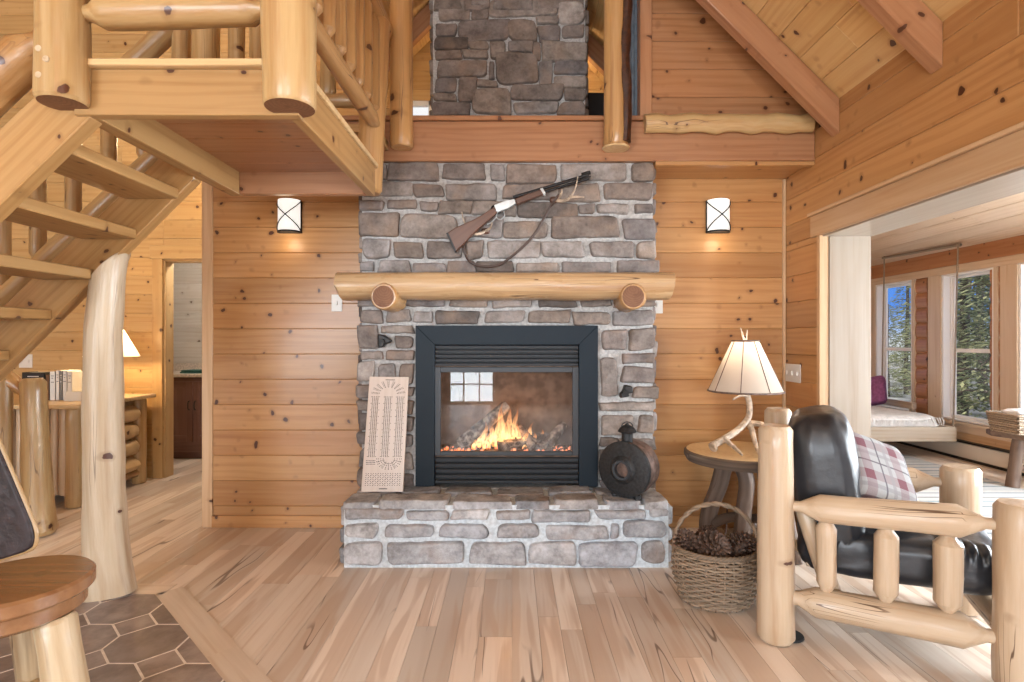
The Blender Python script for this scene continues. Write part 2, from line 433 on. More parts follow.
def shade_mat(name, col, st, warm=(1, .8, .6), fac=.5):
    t = NT(name)
    b = t.bsdf(col, .85)
    tr = t.n('BsdfTranslucent', Color=(*col, 1))
    mx = t.n('MixShader'); mx.inputs[0].default_value = fac
    t.t.links.new(b.outputs[0], mx.inputs[1]); t.t.links.new(tr.outputs[0], mx.inputs[2])
    if st:
        e = t.n('Emission', Color=(*warm, 1), Strength=st)
        ad = t.n('AddShader'); t.t.links.new(mx.outputs[0], ad.inputs[0]); t.t.links.new(e.outputs[0], ad.inputs[1])
        t.t.links.new(ad.outputs[0], t.out.inputs[0])
    else: t.t.links.new(mx.outputs[0], t.out.inputs[0])
    return t.m
M['shade'] = shade_mat('linen_shade', (.60, .53, .46), 0, fac=.28)
M['sconce'] = shade_mat('frosted_glass', (.8, .8, .78), .75, (1, .95, .88))
def glass_mat(name, refl, tint=(1, 1, 1)):
    t = NT(name)
    tr = t.n('BsdfTransparent', Color=(*tint, 1)); gl = t.n('BsdfGlossy', Roughness=.02)
    ge = t.n('NewGeometry')
    fr = t.n('Fresnel'); t.set(fr.inputs['IOR'], t.rng(ge.outputs['Backfacing'], 0, 1, 1.5, 1 / 1.5, False))
    mx = t.n('MixShader'); t.set(mx.inputs[0], t.math('MULTIPLY', fr.outputs[0], refl, clamp=True))
    t.t.links.new(tr.outputs[0], mx.inputs[1]); t.t.links.new(gl.outputs[0], mx.inputs[2])
    t.t.links.new(mx.outputs[0], t.out.inputs[0])
    return t.m
M['glass'] = glass_mat('window_glass', .18)
M['fireglass'] = glass_mat('fireplace_glass', .8)
def flame_mat():
    t = NT('flame')
    sp = t.n('SeparateXYZ', Vector=t.attr('wc').outputs['Vector'])
    h = sp.outputs[0]
    ramp = t.n('ValToRGB'); t.set(ramp.inputs[0], h)
    el = ramp.color_ramp.elements
    el[0].position = 0; el[0].color = (1, .42, .12, 1); el[1].position = 1; el[1].color = (.9, .13, .03, 1)
    e = el.new(.3); e.color = (1, .62, .26, 1)
    em = t.n('Emission', Color=ramp.outputs[0]); t.set(em.inputs[1], t.rng(h, 0, 1, 3.0, 1.1))
    tr = t.n('BsdfTransparent')
    nz = t.noise(t.vmul(t.attr('wc').outputs['Vector'], (4, 5, 5)), 1.6, 3)
    a = t.math('MULTIPLY', t.rng(h, 1.0, .2, 0.05, .62), t.rng(nz, .38, .6, .15, 1))
    mx = t.n('MixShader'); t.set(mx.inputs[0], a)
    t.t.links.new(tr.outputs[0], mx.inputs[1]); t.t.links.new(em.outputs[0], mx.inputs[2])
    t.t.links.new(mx.outputs[0], t.out.inputs[0])
    return t.m
M['flame'] = flame_mat()
def charred_mat(name, glow):
    t = NT(name)
    wc = t.attr('wc').outputs['Vector']
    n = t.noise(wc, 22, 5, .6)
    col = t.mix(t.rng(n, .4, .65), (.05, .033, .026), (.34, .27, .22))
    b = t.bsdf(col, .9, bump=n, bstr=.6)
    if glow:
        g = t.noise(wc, 14, 3)
        b.inputs['Emission Color'].default_value = (1, .22, .05, 1)
        t.set(b.inputs['Emission Strength'], t.rng(g, .55, .72, 0, glow))
    return t.m
M['fwood'] = charred_mat('fire_log', 0)
M['ember'] = charred_mat('embers', 2.5)
M['firebrick'] = plain('refractory', (.14, .092, .066), .9, nz=.35, nscale=14, bump=.4)
def plaid_mat():
    t = NT('plaid')
    sp = t.n('SeparateXYZ', Vector=t.attr('wc').outputs['Vector'])
    def bands(x, ofs):
        x = t.math('ADD', x, ofs)
        k = t.math('FRACT', t.math('DIVIDE', x, .17))
        wide = t.math('MULTIPLY', t.rng(k, .0, .02), t.rng(k, .30, .28))
        thin = t.math('MULTIPLY', t.rng(k, .55, .56), t.rng(k, .61, .60))
        thin2 = t.math('MULTIPLY', t.rng(k, .78, .79), t.rng(k, .90, .89))
        return wide, thin, thin2
    col = (.28, .28, .28)
    a = bands(sp.outputs[0], 5.03); b = bands(sp.outputs[1], 5.06)
    for w, t1, t2 in (a, b):
        col = t.mix(t.math('MULTIPLY', w, .45), col, (.16, .075, .09))
        col = t.mix(t.math('MULTIPLY', t1, .85), col, (.07, .06, .075))
        col = t.mix(t.math('MULTIPLY', t2, .7), col, (.2, .19, .2))
    both = t.math('MULTIPLY', a[0], b[0])
    col = t.mix(t.math('MULTIPLY', both, .7), col, (.11, .01, .025))
    t.bsdf(col, .95, bump=t.noise(t.attr('wc').outputs['Vector'], 200, 2), bstr=.2)
    return t.m
M['plaid'] = plaid_mat()
def rug_mat():
    t = NT('striped_rug')
    wc = t.attr('wc').outputs['Vector']
    sp = t.n('SeparateXYZ', Vector=wc)
    k = t.math('FRACT', t.math('DIVIDE', sp.outputs[1], .62))
    ramp = t.n('ValToRGB'); t.set(ramp.inputs[0], k); ramp.color_ramp.interpolation = 'CONSTANT'
    cr = ramp.color_ramp
    cols = [(0, (.42, .43, .43)), (.16, (.16, .2, .22)), (.22, (.5, .5, .49)), (.38, (.24, .3, .32)), (.46, (.48, .47, .45)), (.6, (.09, .1, .115)), (.64, (.44, .46, .47)), (.8, (.28, .3, .31)), (.88, (.5, .49, .47))]
    cr.elements[0].color = (*cols[0][1], 1); cr.elements[1].position = .97; cr.elements[1].color = (.3, .33, .34, 1)
    for p, c in cols[1:]:
        e = cr.elements.new(p); e.color = (*c, 1)
    n = t.noise(t.vmul(wc, (30, 160, 1)), 1, 2)
    t.bsdf(t.mix(t.rng(n, .3, .7, 0, .3), ramp.outputs[0], (.25, .25, .25)), .95, bump=n, bstr=.3)
    return t.m
M['rug'] = rug_mat()
# ================================================================== ROOM SHELL
BW = .181          # face width of a wall board
XL, XR = -6.0, 1.95
YB, YF = -4.5, 4.0
def boards_x(mb, x0, x1, z0, z1, Y, t=.02, inward=-1, zs=0.0, xend=None, gap=.0012, seg=(1.6, 3.4)):
    """horizontal boards on a wall facing inward (-1: towards -Y); Y is the visible face"""
    z = zs
    while z < z1 - .01:
        a, b = max(z, z0), min(z + BW, z1)
        if b > z0 + .01:
            xe = xend(a) if xend else x1
            x = x0
            while x < xe - .01:
                n = min(xe, x + R(*seg))
                if xe - n < .4: n = xe
                yc = Y - inward * t / 2
                mb.obox(((x + n) / 2, yc, (a + b) / 2), (n - x, 0, 0), (0, 0, b - a - gap), (0, t, 0))
                x = n
        z += BW
def boards_y(mb, y0, y1, z0, z1, X, t=.02, inward=-1, zs=0.0, gap=.0012, seg=(1.6, 3.4)):
    z = zs
    while z < z1 - .01:
        a, b = max(z, z0), min(z + BW, z1)
        if b > z0 + .01:
            y = y1
            while y > y0 + .01:
                n = max(y0, y - R(*seg))
                if n - y0 < .4: n = y0
                xc = X - inward * t / 2
                mb.obox((xc, (y + n) / 2, (a + b) / 2), (0, y - n, 0), (0, 0, b - a - gap), (t, 0, 0))
                y = n
        z += BW
def boards_cross(mb, y0, y1, z0, z1, X, **k): boards_y(mb, y0, y1, z0, z1, X, **k)
ZS = CH - (582 / 3.41 + 310 - 341) * 4.0 / F - 4 * BW        # board seam seen beside the table
# ---- floor: random-width hickory strips along Y
def lay_floor():
    mb = MB()
    x = XL
    while x < 5.1:
        w = random.choice((.1, .125, .15, .125))
        y = YB - R(0, 1)
        while y < 8.4:
            L = R(.5, 1.7)
            a, b = max(y, YB), min(y + L, 8.4)
            if b > a:
                mb.obox((x + w / 2, (a + b) / 2, -.01), (0, b - a - .0015, 0), (w - .0014, 0, 0), (0, 0, .02))
            y += L
        x += w
    mb.box(XL, 5.12, YB, 8.4, -.08, -.012, 'y', rnd=.9)
    struct(mb, 'floor', M['floor'], 'wide plank hickory floor')
lay_floor()
# octagon slate inlay with a 45 degree border
PT = .317; SH = .104
cxT, cyT = -1.762, 2.617
def tile_floor():
    clip = lambda x, y: y < 2.93 and (x + y) < 1.062
    mb = MB(); g = MB()
    poly = [(-3.9, 2.93), (-1.868, 2.93), (-.70, 1.762), (-.70, .6), (-3.9, .6)]
    g.prism([(x, y, .0052) for x, y in poly], (0, 0, -1), .004)
    def clipped(pts):
        out = pts
        for fn in (lambda p: 2.93 - p[1], lambda p: 1.062 - p[0] - p[1], lambda p: -.70 - p[0], lambda p: p[0] + 3.9, lambda p: p[1] - .6):
            res = []
            for i in range(len(out)):
                a, b = out[i], out[(i + 1) % len(out)]
                fa, fb = fn(a), fn(b)
                if fa >= 0: res.append(a)
                if (fa >= 0) != (fb >= 0):
                    t = fa / (fa - fb); res.append((a[0] + (b[0] - a[0]) * t, a[1] + (b[1] - a[1]) * t))
            out = res
            if len(out) < 3: return None
        return out
    j = .005
    for i in range(-9, 7):
        for k in range(-9, 4):
            sx, sy = cxT + i * PT, cyT + k * PT
            d = SH - j * 1.4
            sq = clipped([(sx + d, sy), (sx, sy + d), (sx - d, sy), (sx, sy - d)])
            ox, oy = sx + PT / 2, sy + PT / 2
            h = PT / 2 - j; q = PT / 2 - SH - j * .4
            oc = clipped([(ox + h, oy - q), (ox + h, oy + q), (ox + q, oy + h), (ox - q, oy + h), (ox - h, oy + q), (ox - h, oy - q), (ox - q, oy - h), (ox + q, oy - h)])
            for pl in (sq, oc):
                if pl: mb.prism([(x, y, .006) for x, y in pl], (0, 0, -1), .006)
    o = tag(g.build('slate_inlay', M['grout'], smooth=0), 'brown slate octagon tile inlay set into the plank floor', 'tile floor')
    mb.build('slate_tiles', M['tile'], o, smooth=0)
    o['kind'] = 'structure'
    b = MB()
    w = .13; s = w / math.sqrt(2)
    def strip(p, q, n):
        p, q = Vector((*p, .0015)), Vector((*q, .0015)); n = Vector((*n, 0))
        L = (q - p).length; k = max(1, round(L / .9)); 
        for i in range(k):
            a = p + (q - p) * (i / k); c = p + (q - p) * ((i + 1) / k)
            b.obox((a + c) / 2 + n * (w / 2) + Vector((0, 0, .001)), c - a, n * w, (0, 0, .004))
    strip((-1.868, 2.93), (-.70, 1.762), (.7071, .7071))
    strip((-3.9, 2.93), (-1.83, 2.93), (0, 1))
    strip((-.70, 1.80), (-.70, .6), (1, 0))
    struct(b, 'trim_1', M['border'], 'hickory border strip around the slate tile inlay', smooth=0)
tile_floor()
# ---- back wall beside the chimney
def wall_slab(x0, x1, y0, y1, z0, z1, name, mat='pine', fn=None, label=None):
    mb = MB(); mb.box(x0, x1, y0, y1, z0, z1, rnd=.5)
    if fn: fn(mb)
    return struct(mb, name, M[mat], label, bevel=.0035, smooth=0)
mb = MB()
boards_x(mb, -2.14, -.9, .0, 2.5, YF, zs=ZS)
boards_x(mb, .86, XR, .0, 2.5, YF, zs=ZS)
mb.box(-2.2, XR, YF + .012, YF + .11, 0, 2.49)
struct(mb, 'wall_back', M['pine'], 'knotty pine board wall behind the chimney', bevel=.0035, smooth=0)
mb = MB(); mb.box(-2.21, -2.135, YF - .012, YF + .14, 0, 2.5, 'z'); struct(mb, 'trim_2', M['trim'], 'pale corner trim at end of the board wall', bevel=.003)
mb = MB(); mb.box(-2.14, -.97, YF - .016, YF, 0, .085, 'x'); struct(mb, 'baseboard_left', M['pine'], 'pine baseboard left of the chimney', bevel=.003)
mb = MB(); mb.box(.9, XR, YF - .016, YF, 0, .085, 'x'); struct(mb, 'baseboard_back', M['pine'], 'pine baseboard behind the rustic table', bevel=.003)
mb = MB(); mb.box(XR - .022, XR - .002, YF - .02, YF, .085, 2.48, 'z'); struct(mb, 'trim_3', M['trim'], 'thin corner trim beside the lamp', bevel=.002)
mb = MB(); mb.box(-2.2, XR, 3.62, YF + .1, 2.487, 2.51, 'x'); mb.box(.925, XR, 3.605, 3.66, 2.462, 2.487, 'x'); struct(mb, 'trim_4', M['pine'], 'pine board under the loft beam', bevel=.002)
# partition running back into the hall
mb = MB(); mb.box(-2.2, -2.1, YF + .11, 5.44, 0, 2.5, 'y'); boards_y(mb, YF + .13, 5.44, 0, 2.5, -2.2, inward=-1); struct(mb, 'wall_partition', M['pine_hall'], bevel=.003, smooth=0)
# ---- hall back wall Y=5.44 with bathroom doorway and gable above, loft window
YH = 5.44
DX0, DX1, DZ = -3.385, -2.45, 2.125
mb = MB()
boards_x(mb, XL, DX0, 0, 4.9, YH, zs=ZS)
boards_x(mb, DX1, -2.2, 0, DZ, YH, zs=ZS)
boards_x(mb, DX0, -2.2, DZ, 4.9, YH, zs=ZS)
mb.box(XL, DX0, YH + .012, YH + .12, 0, 4.9); mb.box(DX1, -2.1, YH + .012, YH + .12, 0, 4.9); mb.box(DX0, DX1, YH + .012, YH + .12, DZ, 4.9)
struct(mb, 'wall_hall', M['pine_hall'], 'pale knotty pine wall of the hall', bevel=.0035, smooth=0)
mb = MB()
WLX0, WLX1, WLZ0, WLZ1 = -1.10, -.76, 3.05, 3.66
boards_x(mb, -2.2, WLX0, 2.76, 4.9, YH, zs=ZS); boards_x(mb, WLX1, XR, 2.76, 4.9, YH, zs=ZS)
boards_x(mb, WLX0, WLX1, 2.76, WLZ0, YH, zs=ZS); boards_x(mb, WLX0, WLX1, WLZ1, 4.9, YH, zs=ZS)
struct(mb, 'wall_gable', M['pine_hall'], 'pine gable wall at back of the loft', bevel=.0035, smooth=0)
mb = MB()
for a in ((WLX0, WLX0 + .05, WLZ0, WLZ1), (WLX1 - .05, WLX1, WLZ0, WLZ1), (WLX0, WLX1, WLZ0, WLZ0 + .05), (WLX0, WLX1, WLZ1 - .05, WLZ1)):
    mb.box(a[0], a[1], YH - .015, YH + .03, a[2], a[3])
w1 = struct(mb, 'window_1', M['vinyl'], 'small white framed loft window', bevel=.003)
mb = MB(); mb.box(WLX0 + .05, WLX1 - .05, YH + .005, YH + .009, WLZ0 + .05, WLZ1 - .05); mb.build('window_pane', M['glass'], w1)
# door casing and open door
mb = MB()
mb.box(DX0 - .10, DX0, YH - .02, YH, 0, DZ + .12, 'z'); mb.box(DX1, DX1 + .14, YH - .02, YH, 0, DZ + .12, 'z'); mb.box(DX0 - .12, DX1 + .17, YH - .026, YH, DZ, DZ + .13, 'x')
mb.box(DX0 - .002, DX0 + .02, YH, YH + .13, 0, DZ, 'z'); mb.box(DX1 - .02, DX1 + .002, YH, YH + .13, 0, DZ, 'z'); mb.box(DX0, DX1, YH, YH + .13, DZ - .02, DZ, 'x')
struct(mb, 'trim_5', M['pine_hall'], 'pine door casing of the bathroom', bevel=.003)
# ---- bathroom beyond
mb = MB(); boards_x(mb, -5.2, -1.6, 0, 2.5, 7.0, zs=.05); mb.box(-5.2, -1.6, 7.02, 7.1, 0, 2.5); struct(mb, 'wall_bathroom', M['white_board'], 'whitewashed knotty board wall of the bathroom', bevel=.004, smooth=0)
mb = MB(); boards_y(mb, YH + .13, 7.0, 0, 2.5, -5.2, inward=1); boards_y(mb, YH + .13, 7.0, 0, 2.5, -1.6, inward=-1); struct(mb, 'wall_bathroom_sides', M['white_board'], bevel=.004, smooth=0)
mb = MB(); mb.box(-5.2, -1.6, YH + .1, 7.1, 2.5, 2.55); struct(mb, 'ceiling_bathroom', M['white_board'])
# ---- left wall, wall behind camera with windows
mb = MB(); boards_y(mb, YB, YH, 0, 4.9, XL, inward=1, zs=ZS); mb.box(XL - .1, XL - .012, YB, YH, 0, 4.9); struct(mb, 'wall_left', M['pine_hall'], bevel=.0035, smooth=0)
mb = MB()
holes = [(-5.0, -2.2, .45, 2.6), (-1.35, -.35, 0.0, 2.1), (.1, 1.6, .95, 2.3)]
def back_fill(mb):
    xs = [XL, -5.0, -2.2, -1.35, -.35, .1, 1.6, XR]
    for i in range(7):
        a, b = xs[i], xs[i + 1]
        h = [q for q in holes if q[0] == a]
        if h:
            if h[0][2] > 0: boards_x(mb, a, b, 0, h[0][2], YB, t=.06, inward=1, zs=ZS)
            boards_x(mb, a, b, h[0][3], 4.9, YB, t=.06, inward=1, zs=ZS)
        else: boards_x(mb, a, b, 0, 4.9, YB, t=.06, inward=1, zs=ZS)
back_fill(mb)
struct(mb, 'wall_front', M['pine'], 'pine wall with windows on the far side of the room', bevel=.0035, smooth=0)
def grid_window(name, x0, x1, z0, z1, nx, nz, label):
    mb = MB(); Y = YB - .03; f = .06
    mb.box(x0, x0 + f, Y - .03, Y + .04, z0, z1, 'z'); mb.box(x1 - f, x1, Y - .03, Y + .04, z0, z1, 'z')
    mb.box(x0, x1, Y - .03, Y + .04, z0, z0 + f, 'x'); mb.box(x0, x1, Y - .03, Y + .04, z1 - f, z1, 'x')
    for i in range(1, nx): x = x0 + (x1 - x0) * i / nx; mb.box(x - .016, x + .016, Y - .012, Y + .012, z0, z1, 'z')
    for i in range(1, nz): z = z0 + (z1 - z0) * i / nz; mb.box(x0, x1, Y - .012, Y + .012, z - .016, z + .016, 'x')
    o = struct(mb, name, M['trim'], label, bevel=.003)
    g = MB(); g.box(x0 + f, x1 - f, Y - .004, Y, z0 + f, z1 - f); g.build('window_pane', M['glass'], o)
grid_window('window_2', *holes[0], 4, 3, 'large gridded window opposite the fireplace')
grid_window('door_2', *holes[1], 3, 5, 'glazed grid door opposite the fireplace')
grid_window('window_3', *holes[2], 2, 2, 'double window opposite the fireplace')
# ---- right wall with wide opening to the sunroom
OY0, OY1, OZ = .35, 3.52, 2.005
XS = 2.24
mb = MB()
ZR = ZS
boards_y(mb, OY1, YF, 0, OZ, XR, zs=ZR); boards_y(mb, YB, OY0, 0, OZ, XR, zs=ZR)
boards_y(mb, YB, YF, OZ, 2.80, XR, zs=ZR)
mb.box(XR + .012, XS, OY1, YF + .1, 0, OZ, 'z'); mb.box(XR + .012, XS, YB, OY0, 0, OZ, 'y'); mb.box(XR + .012, XS, YB, YF + .1, OZ + .002, 2.79, 'y')
mb.box(XR + .012, XS, YF + .1, 8.4, 0, 3.6, 'y'); mb.box(XR + .1, XS, YB, YF + .1, 2.79, 3.6, 'y')
struct(mb, 'wall_right', M['pine'], 'pine board wall with the wide sunroom opening', bevel=.0035, smooth=0)
mb = MB()
mb.box(XR + .035, XS + .005, OY1 - .02, OY1, 0, OZ, 'z'); mb.box(XR + .035, XS + .005, OY0, OY0 + .02, 0, OZ, 'z')
mb.box(XR - .002, XS + .012, OY0, OY1, OZ - .02, OZ, 'y')
struct(mb, 'trim_6', M['jamb'], 'pale board lining of the sunroom opening', bevel=.003)
mb = MB()
mb.box(XR - .024, XR + .035, OY1 - .012, OY1 + .022, 0, OZ - .008, 'z'); mb.box(XR - .024, XR + .035, OY0 - .022, OY0 + .012, 0, OZ - .008, 'z')
mb.box(XR - .026, XR, OY0 - .1, OY1 + .095, OZ - .01, OZ + .125, 'y'); mb.box(XR - .045, XR, OY0 - .1, OY1 + .1, OZ + .125, OZ + .145, 'y')
struct(mb, 'trim_7', M['trim'], 'pine casing around the sunroom opening', bevel=.003)
mb = MB(); mb.box(XR - .016, XR, OY1 + .022, YF, 0, .085, 'y'); struct(mb, 'baseboard_right', M['pine'], bevel=.003)
# ---- roof
RZ = 4.725                    # ceiling plane: z = RZ - x on the right slope
RX = -.16
mb = MB()
d = Vector((-1, 0, 1)).normalized(); nrm = Vector((1, 0, 1)).normalized()
s = 0.0; Ls = (XR - RX) * math.sqrt(2)
base = Vector((XR + .02, 0, RZ - XR - .02))
while s < Ls + .03:
    y = YB
    while y < YH:
        n = min(YH, y + R(1.8, 3.6))
        mb.obox(base + d * (s + BW / 2) + nrm * .011 + Vector((0, (y + n) / 2, 0)), (0, n - y, 0), d * (BW - .0012), nrm * .02)
        y = n
    s += BW
mb.obox(base + d * Ls / 2 + nrm * .04 + Vector((0, (YB + YH) / 2, 0)), (0, YH - YB, 0), d * (Ls + .2), nrm * .05)
# left slope over the loft, flat beyond
d2 = Vector((1, 0, 1)).normalized(); n2 = Vector((-1, 0, 1)).normalized()
base2 = Vector((-1.25, 0, RZ - RX - 1.09)); s = 0
while s < 1.55:
    mb.obox(base2 + d2 * (s + BW / 2) + n2 * .011 + Vector((0, (3.75 + YH) / 2, 0)), (0, YH - 3.75, 0), d2 * (BW - .0012), n2 * .02)
    s += BW
mb.box(-1.27, -1.25, 3.75, YH, RZ - RX - 1.1, 4.9, 'y')
x = XL
while x < RX:
    mb.box(x, min(x + BW - .0012, RX + .02), YB, YH, 4.885, 4.905, 'y'); x += BW
struct(mb, 'ceiling', M['ceil'], 'sloping pine board ceiling', bevel=.0035, smooth=0)
ROOT2 = math.sqrt(2)
raf_lab = ['foremost rafter at upper right edge of the picture', None]
def rafter(yc, label, left=False):
    t = .078; v = .208; mb = MB()
    x0, x1 = (XR, RX + .04) if not left else (-1.25, RX - .04)
    zc = (lambda x: RZ - x) if not left else (lambda x: RZ - 2 * RX + x)
    mb.prism([(x0, yc - t / 2, zc(x0) - v), (x1, yc - t / 2, zc(x1) - v), (x1, yc - t / 2, zc(x1)), (x0, yc - t / 2, zc(x0))], (0, 1, 0), t, along=(x1 - x0, 0, zc(x1) - zc(x0)))
    tag(mb.build('rafter', M['beam'], bevel=.005), label, 'rafter', 'rafters under the ceiling')
rafter(3.37, 'sloping pine rafter meeting the right wall just above the loft beam')
rafter(2.57, 'sloping pine rafter high above the sunroom opening')
rafter(4.97, 'pine rafter behind the upper chimney, right slope of the loft')
rafter(4.97, 'pine rafter behind the upper chimney, left slope of the loft', True)
# ---- loft: beam, floor, front gable wall
mb = MB(); mb.box(-2.2, XR, 3.6, 3.74, 2.487, 2.745, 'x', rnd=.3)
lb = tag(mb.build('loft_beam', M['beam'], bevel=.006), 'wide reddish pine beam running above the stone chimney', 'beam')
mb = MB(); mb.box(-2.2, XR - .0, 3.585, 3.78, 2.746, 2.776, 'x'); struct(mb, 'trim_8', M['beam'], 'thin ledge board on top of the loft beam', bevel=.004)
mb = MB()
y = 3.78
while y < YH:
    mb.box(-2.2, XR, y, min(y + .138, YH), 2.70, 2.765, 'x'); y += .14
struct(mb, 'floor_loft', M['floor'], 'loft floor')
mb = MB()
boards_x(mb, .90, XR, 2.776, 4.0, 3.62, zs=2.745 - .02, xend=lambda z: min(XR, RZ - z))
mb.box(.90, XR, 3.64, 3.7, 2.776, 3.4); mb.box(.90, 1.3, 3.64, 3.7, 3.4, 3.43)
struct(mb, 'wall_loft', M['upper'], 'reddish board wall above the loft beam', bevel=.0035, smooth=0)
mb = MB(); mb.box(.825, .90, 3.60, 3.72, 2.776, 3.9, 'z'); struct(mb, 'trim_9', M['beam'], 'upright trim at the edge of the upper board wall', bevel=.003)
# live-edge ledge log
mb = MB()
pts = [Vector((.845 + (1.06) * i / 14, 3.565, 2.715 + .006 * math.sin(i * 1.9))) for i in range(15)]
mb.tube(pts, [.062 + .006 * math.sin(i * 2.3) for i in range(15)], 18, wob=.08, flat=(.95, .75), up=(0, 0, 1))
tag(mb.build('half_log_ledge', M['log']), 'pale live edge half log lying along the loft beam', 'ledge')
# loft things
mb = MB()
for i in range(5):
    x0 = .775 + i * .011
    pl = [(x0, 3.70 + (i % 2) * .03, 2.777), (x0, 3.70 + (i % 2) * .03, 4.1)]
    mb.tube([pl[0], (x0, pl[0][1], 3.4), pl[1]], .011, 10)
tag(mb.build('folded_curtain', M['slate_blue']), 'narrow blue grey folded curtain beside the bark log post', 'curtain')
mb = MB(); mb.box(.635, .985, 4.75, 4.83, 3.0, 3.44); t = mb
tvo = thing('television', 'black television standing in the loft right of the upper chimney', 'television', (.77, 4.79, 2.766))
t.build('screen', M['black'], tvo, bevel=.008)
mb = MB(); mb.box(.74, .80, 4.77, 4.81, 2.786, 3.02); mb.box(.64, .94, 4.7, 4.88, 2.766, 2.786); mb.build('stand', M['black'], tvo, bevel=.004)
# ================================================================== STONE CHIMNEY
chim = thing('stone_chimney', 'grey brown fieldstone chimney with raised hearth ledge', 'chimney', (0, 3.65, 0))
def lin(a):
    """sample positions in [-a, a]; dense at the edges"""
    e = [0, .004, .010, .018, .03]
    n = max(2, int((2 * a - .06) / .03))
    mid = [.03 + (2 * a - .06) * i / n for i in range(1, n)] if 2 * a > .075 else []
    if 2 * a <= .075: e = [0, .1 * a, .25 * a, .5 * a]
    xs = e + mid + ([a] if 2 * a <= .075 else []) + [2 * a - q for q in reversed(e)]
    return [x - a for x in xs]
def stone(mb, c, eu, ev, en, w, h, depth=.03, rr=.3, jit=.085, rnd=None):
    c, eu, ev, en = Vector(c), Vector(eu), Vector(ev), Vector(en)
    a, b = w / 2, h / 2
    us, vs_ = lin(a), lin(b)
    r0 = min(a, b) * rr * R(.7, 1.3)
    cut = [R(.6, 1.9) for _ in range(4)]
    kx = [R(-jit, jit) * min(w, .2) for _ in range(4)]; ky = [R(-jit, jit) * h for _ in range(4)]
    seed = Vector((R(0, 90), R(0, 90), R(0, 90)))
    tilt = (R(-.03, .03), R(-.05, .05)); push = R(-.007, .007)
    off = Vector((R(0, 30), R(0, 30), R(0, 30)))
    V, W = [], []
    for v in vs_:
        for u in us:
            ci = (0 if u < 0 else 1) + (0 if v < 0 else 2)
            r = min(r0 * cut[ci], min(a, b) * .95)
            x, y = u, v
            dx, dy = abs(u) - (a - r), abs(v) - (b - r)
            if dx > 0 and dy > 0:
                l = math.hypot(dx, dy); m = max(dx, dy)
                x = math.copysign(a - r + dx * m / l, u); y = math.copysign(b - r + dy * m / l, v)
            de = min(a - abs(u), b - abs(v)); e = .013
            k = min(de / e, 1)
            hgt = depth * (1 - (1 - k) ** 2) ** .5
            su, sv = (u / a + 1) / 2, (v / b + 1) / 2
            x += (kx[0] * (1 - su) + kx[1] * su) * (1 - sv) + (kx[2] * (1 - su) + kx[3] * su) * sv
            y += (ky[0] * (1 - su) + ky[1] * su) * (1 - sv) + (ky[2] * (1 - su) + ky[3] * su) * sv
            q = seed + Vector((x * 14, y * 14, 0))
            x += .006 * noise.noise(q * 1.2) + .002 * noise.noise(q * 4); y += .0065 * noise.noise(q * 1.2 + Vector((9, 4, 2))) + .0025 * noise.noise(q * 4 + Vector((2, 1, 0)))
            if de < 1e-6: z = -.022
            else: z = hgt + push * k + k * (.006 * noise.noise(q * .7) + .004 * noise.noise(q * 2.1)) + k * (tilt[0] * x + tilt[1] * y)
            V.append(c + eu * x + ev * y + en * z); W.append(off + Vector((x, y, z)))
    n = len(us)
    fs = [(j * n + i, j * n + i + 1, (j + 1) * n + i + 1, (j + 1) * n + i) for j in range(len(vs_) - 1) for i in range(n - 1)]
    if eu.cross(ev).dot(en) < 0: fs = [tuple(reversed(f)) for f in fs]
    mb.add(V, fs, W, rnd)
EX, EY, EZ = Vector((1, 0, 0)), Vector((0, 1, 0)), Vector((0, 0, 1))
def pst(mb, L, Y, ox=0, oy=0, sc=1, ex=0.0, **k):
    for q in L:
        x0, y0, x1, y1 = [v / sc for v in q[:4]]
        a, b = P(ox + x0, oy + y0, Y), P(ox + x1, oy + y1, Y)
        stone(mb, (a + b) / 2, EX, EZ, -EY, abs(b.x - a.x) - .005 + ex, abs(a.z - b.z) - .005 + ex, **k)
def rows(mb, c0, eu, ev, en, W, H, hs=(.09, .17), ws=(.14, .42), g=.018, **k):
    v = 0
    while v < H - .02:
        h = R(*hs)
        if H - v - h < .07: h = H - v
        u = 0
        while u < W - .01:
            w = R(*ws)
            if W - u - w < .1: w = W - u
            stone(mb, Vector(c0) + eu * (u + w / 2) + ev * (v + h / 2), eu, ev, en, w - g, h - g, **k)
            u += w
        v += h
CY = 3.642      # mortar face
CX0, CX1 = -.99, .93
FX0, FX1, FZ0, FZ1 = -.62, .55, .375, 1.43     # firebox opening
mb = MB()
mb.box(CX0 + .015, FX0, CY, 4.0, 0, 2.487); mb.box(FX1, CX1 - .015, CY, 4.0, 0, 2.487); mb.box(FX0, FX1, CY, 4.0, FZ1, 2.487); mb.box(FX0, FX1, CY, 4.0, 0, FZ0)
mb.box(-.61, .565, 4.322, 4.9, 2.766, 4.9)
mb.build('mortar', M['mortar'], chim, smooth=0)
mb = MB()
S2 = 5.93; Yf = 3.64
pst(mb, [(30,15,190,125),(195,15,505,125),(515,15,775,125),(800,20,892,130),(30,130,340,222),(345,140,535,225),(530,145,845,245),(28,238,175,305),(185,232,370,300),(378,245,495,310),(500,245,695,325),(695,245,880,330),(22,312,258,450),(268,318,625,468),(640,340,880,465),(38,465,222,588),(235,475,415,588),(420,480,640,598),(650,480,768,595),(785,478,1100,592),(22,595,128,672),(135,595,340,672),(345,610,540,672),(550,600,720,672)], Yf, 355, 160, S2)
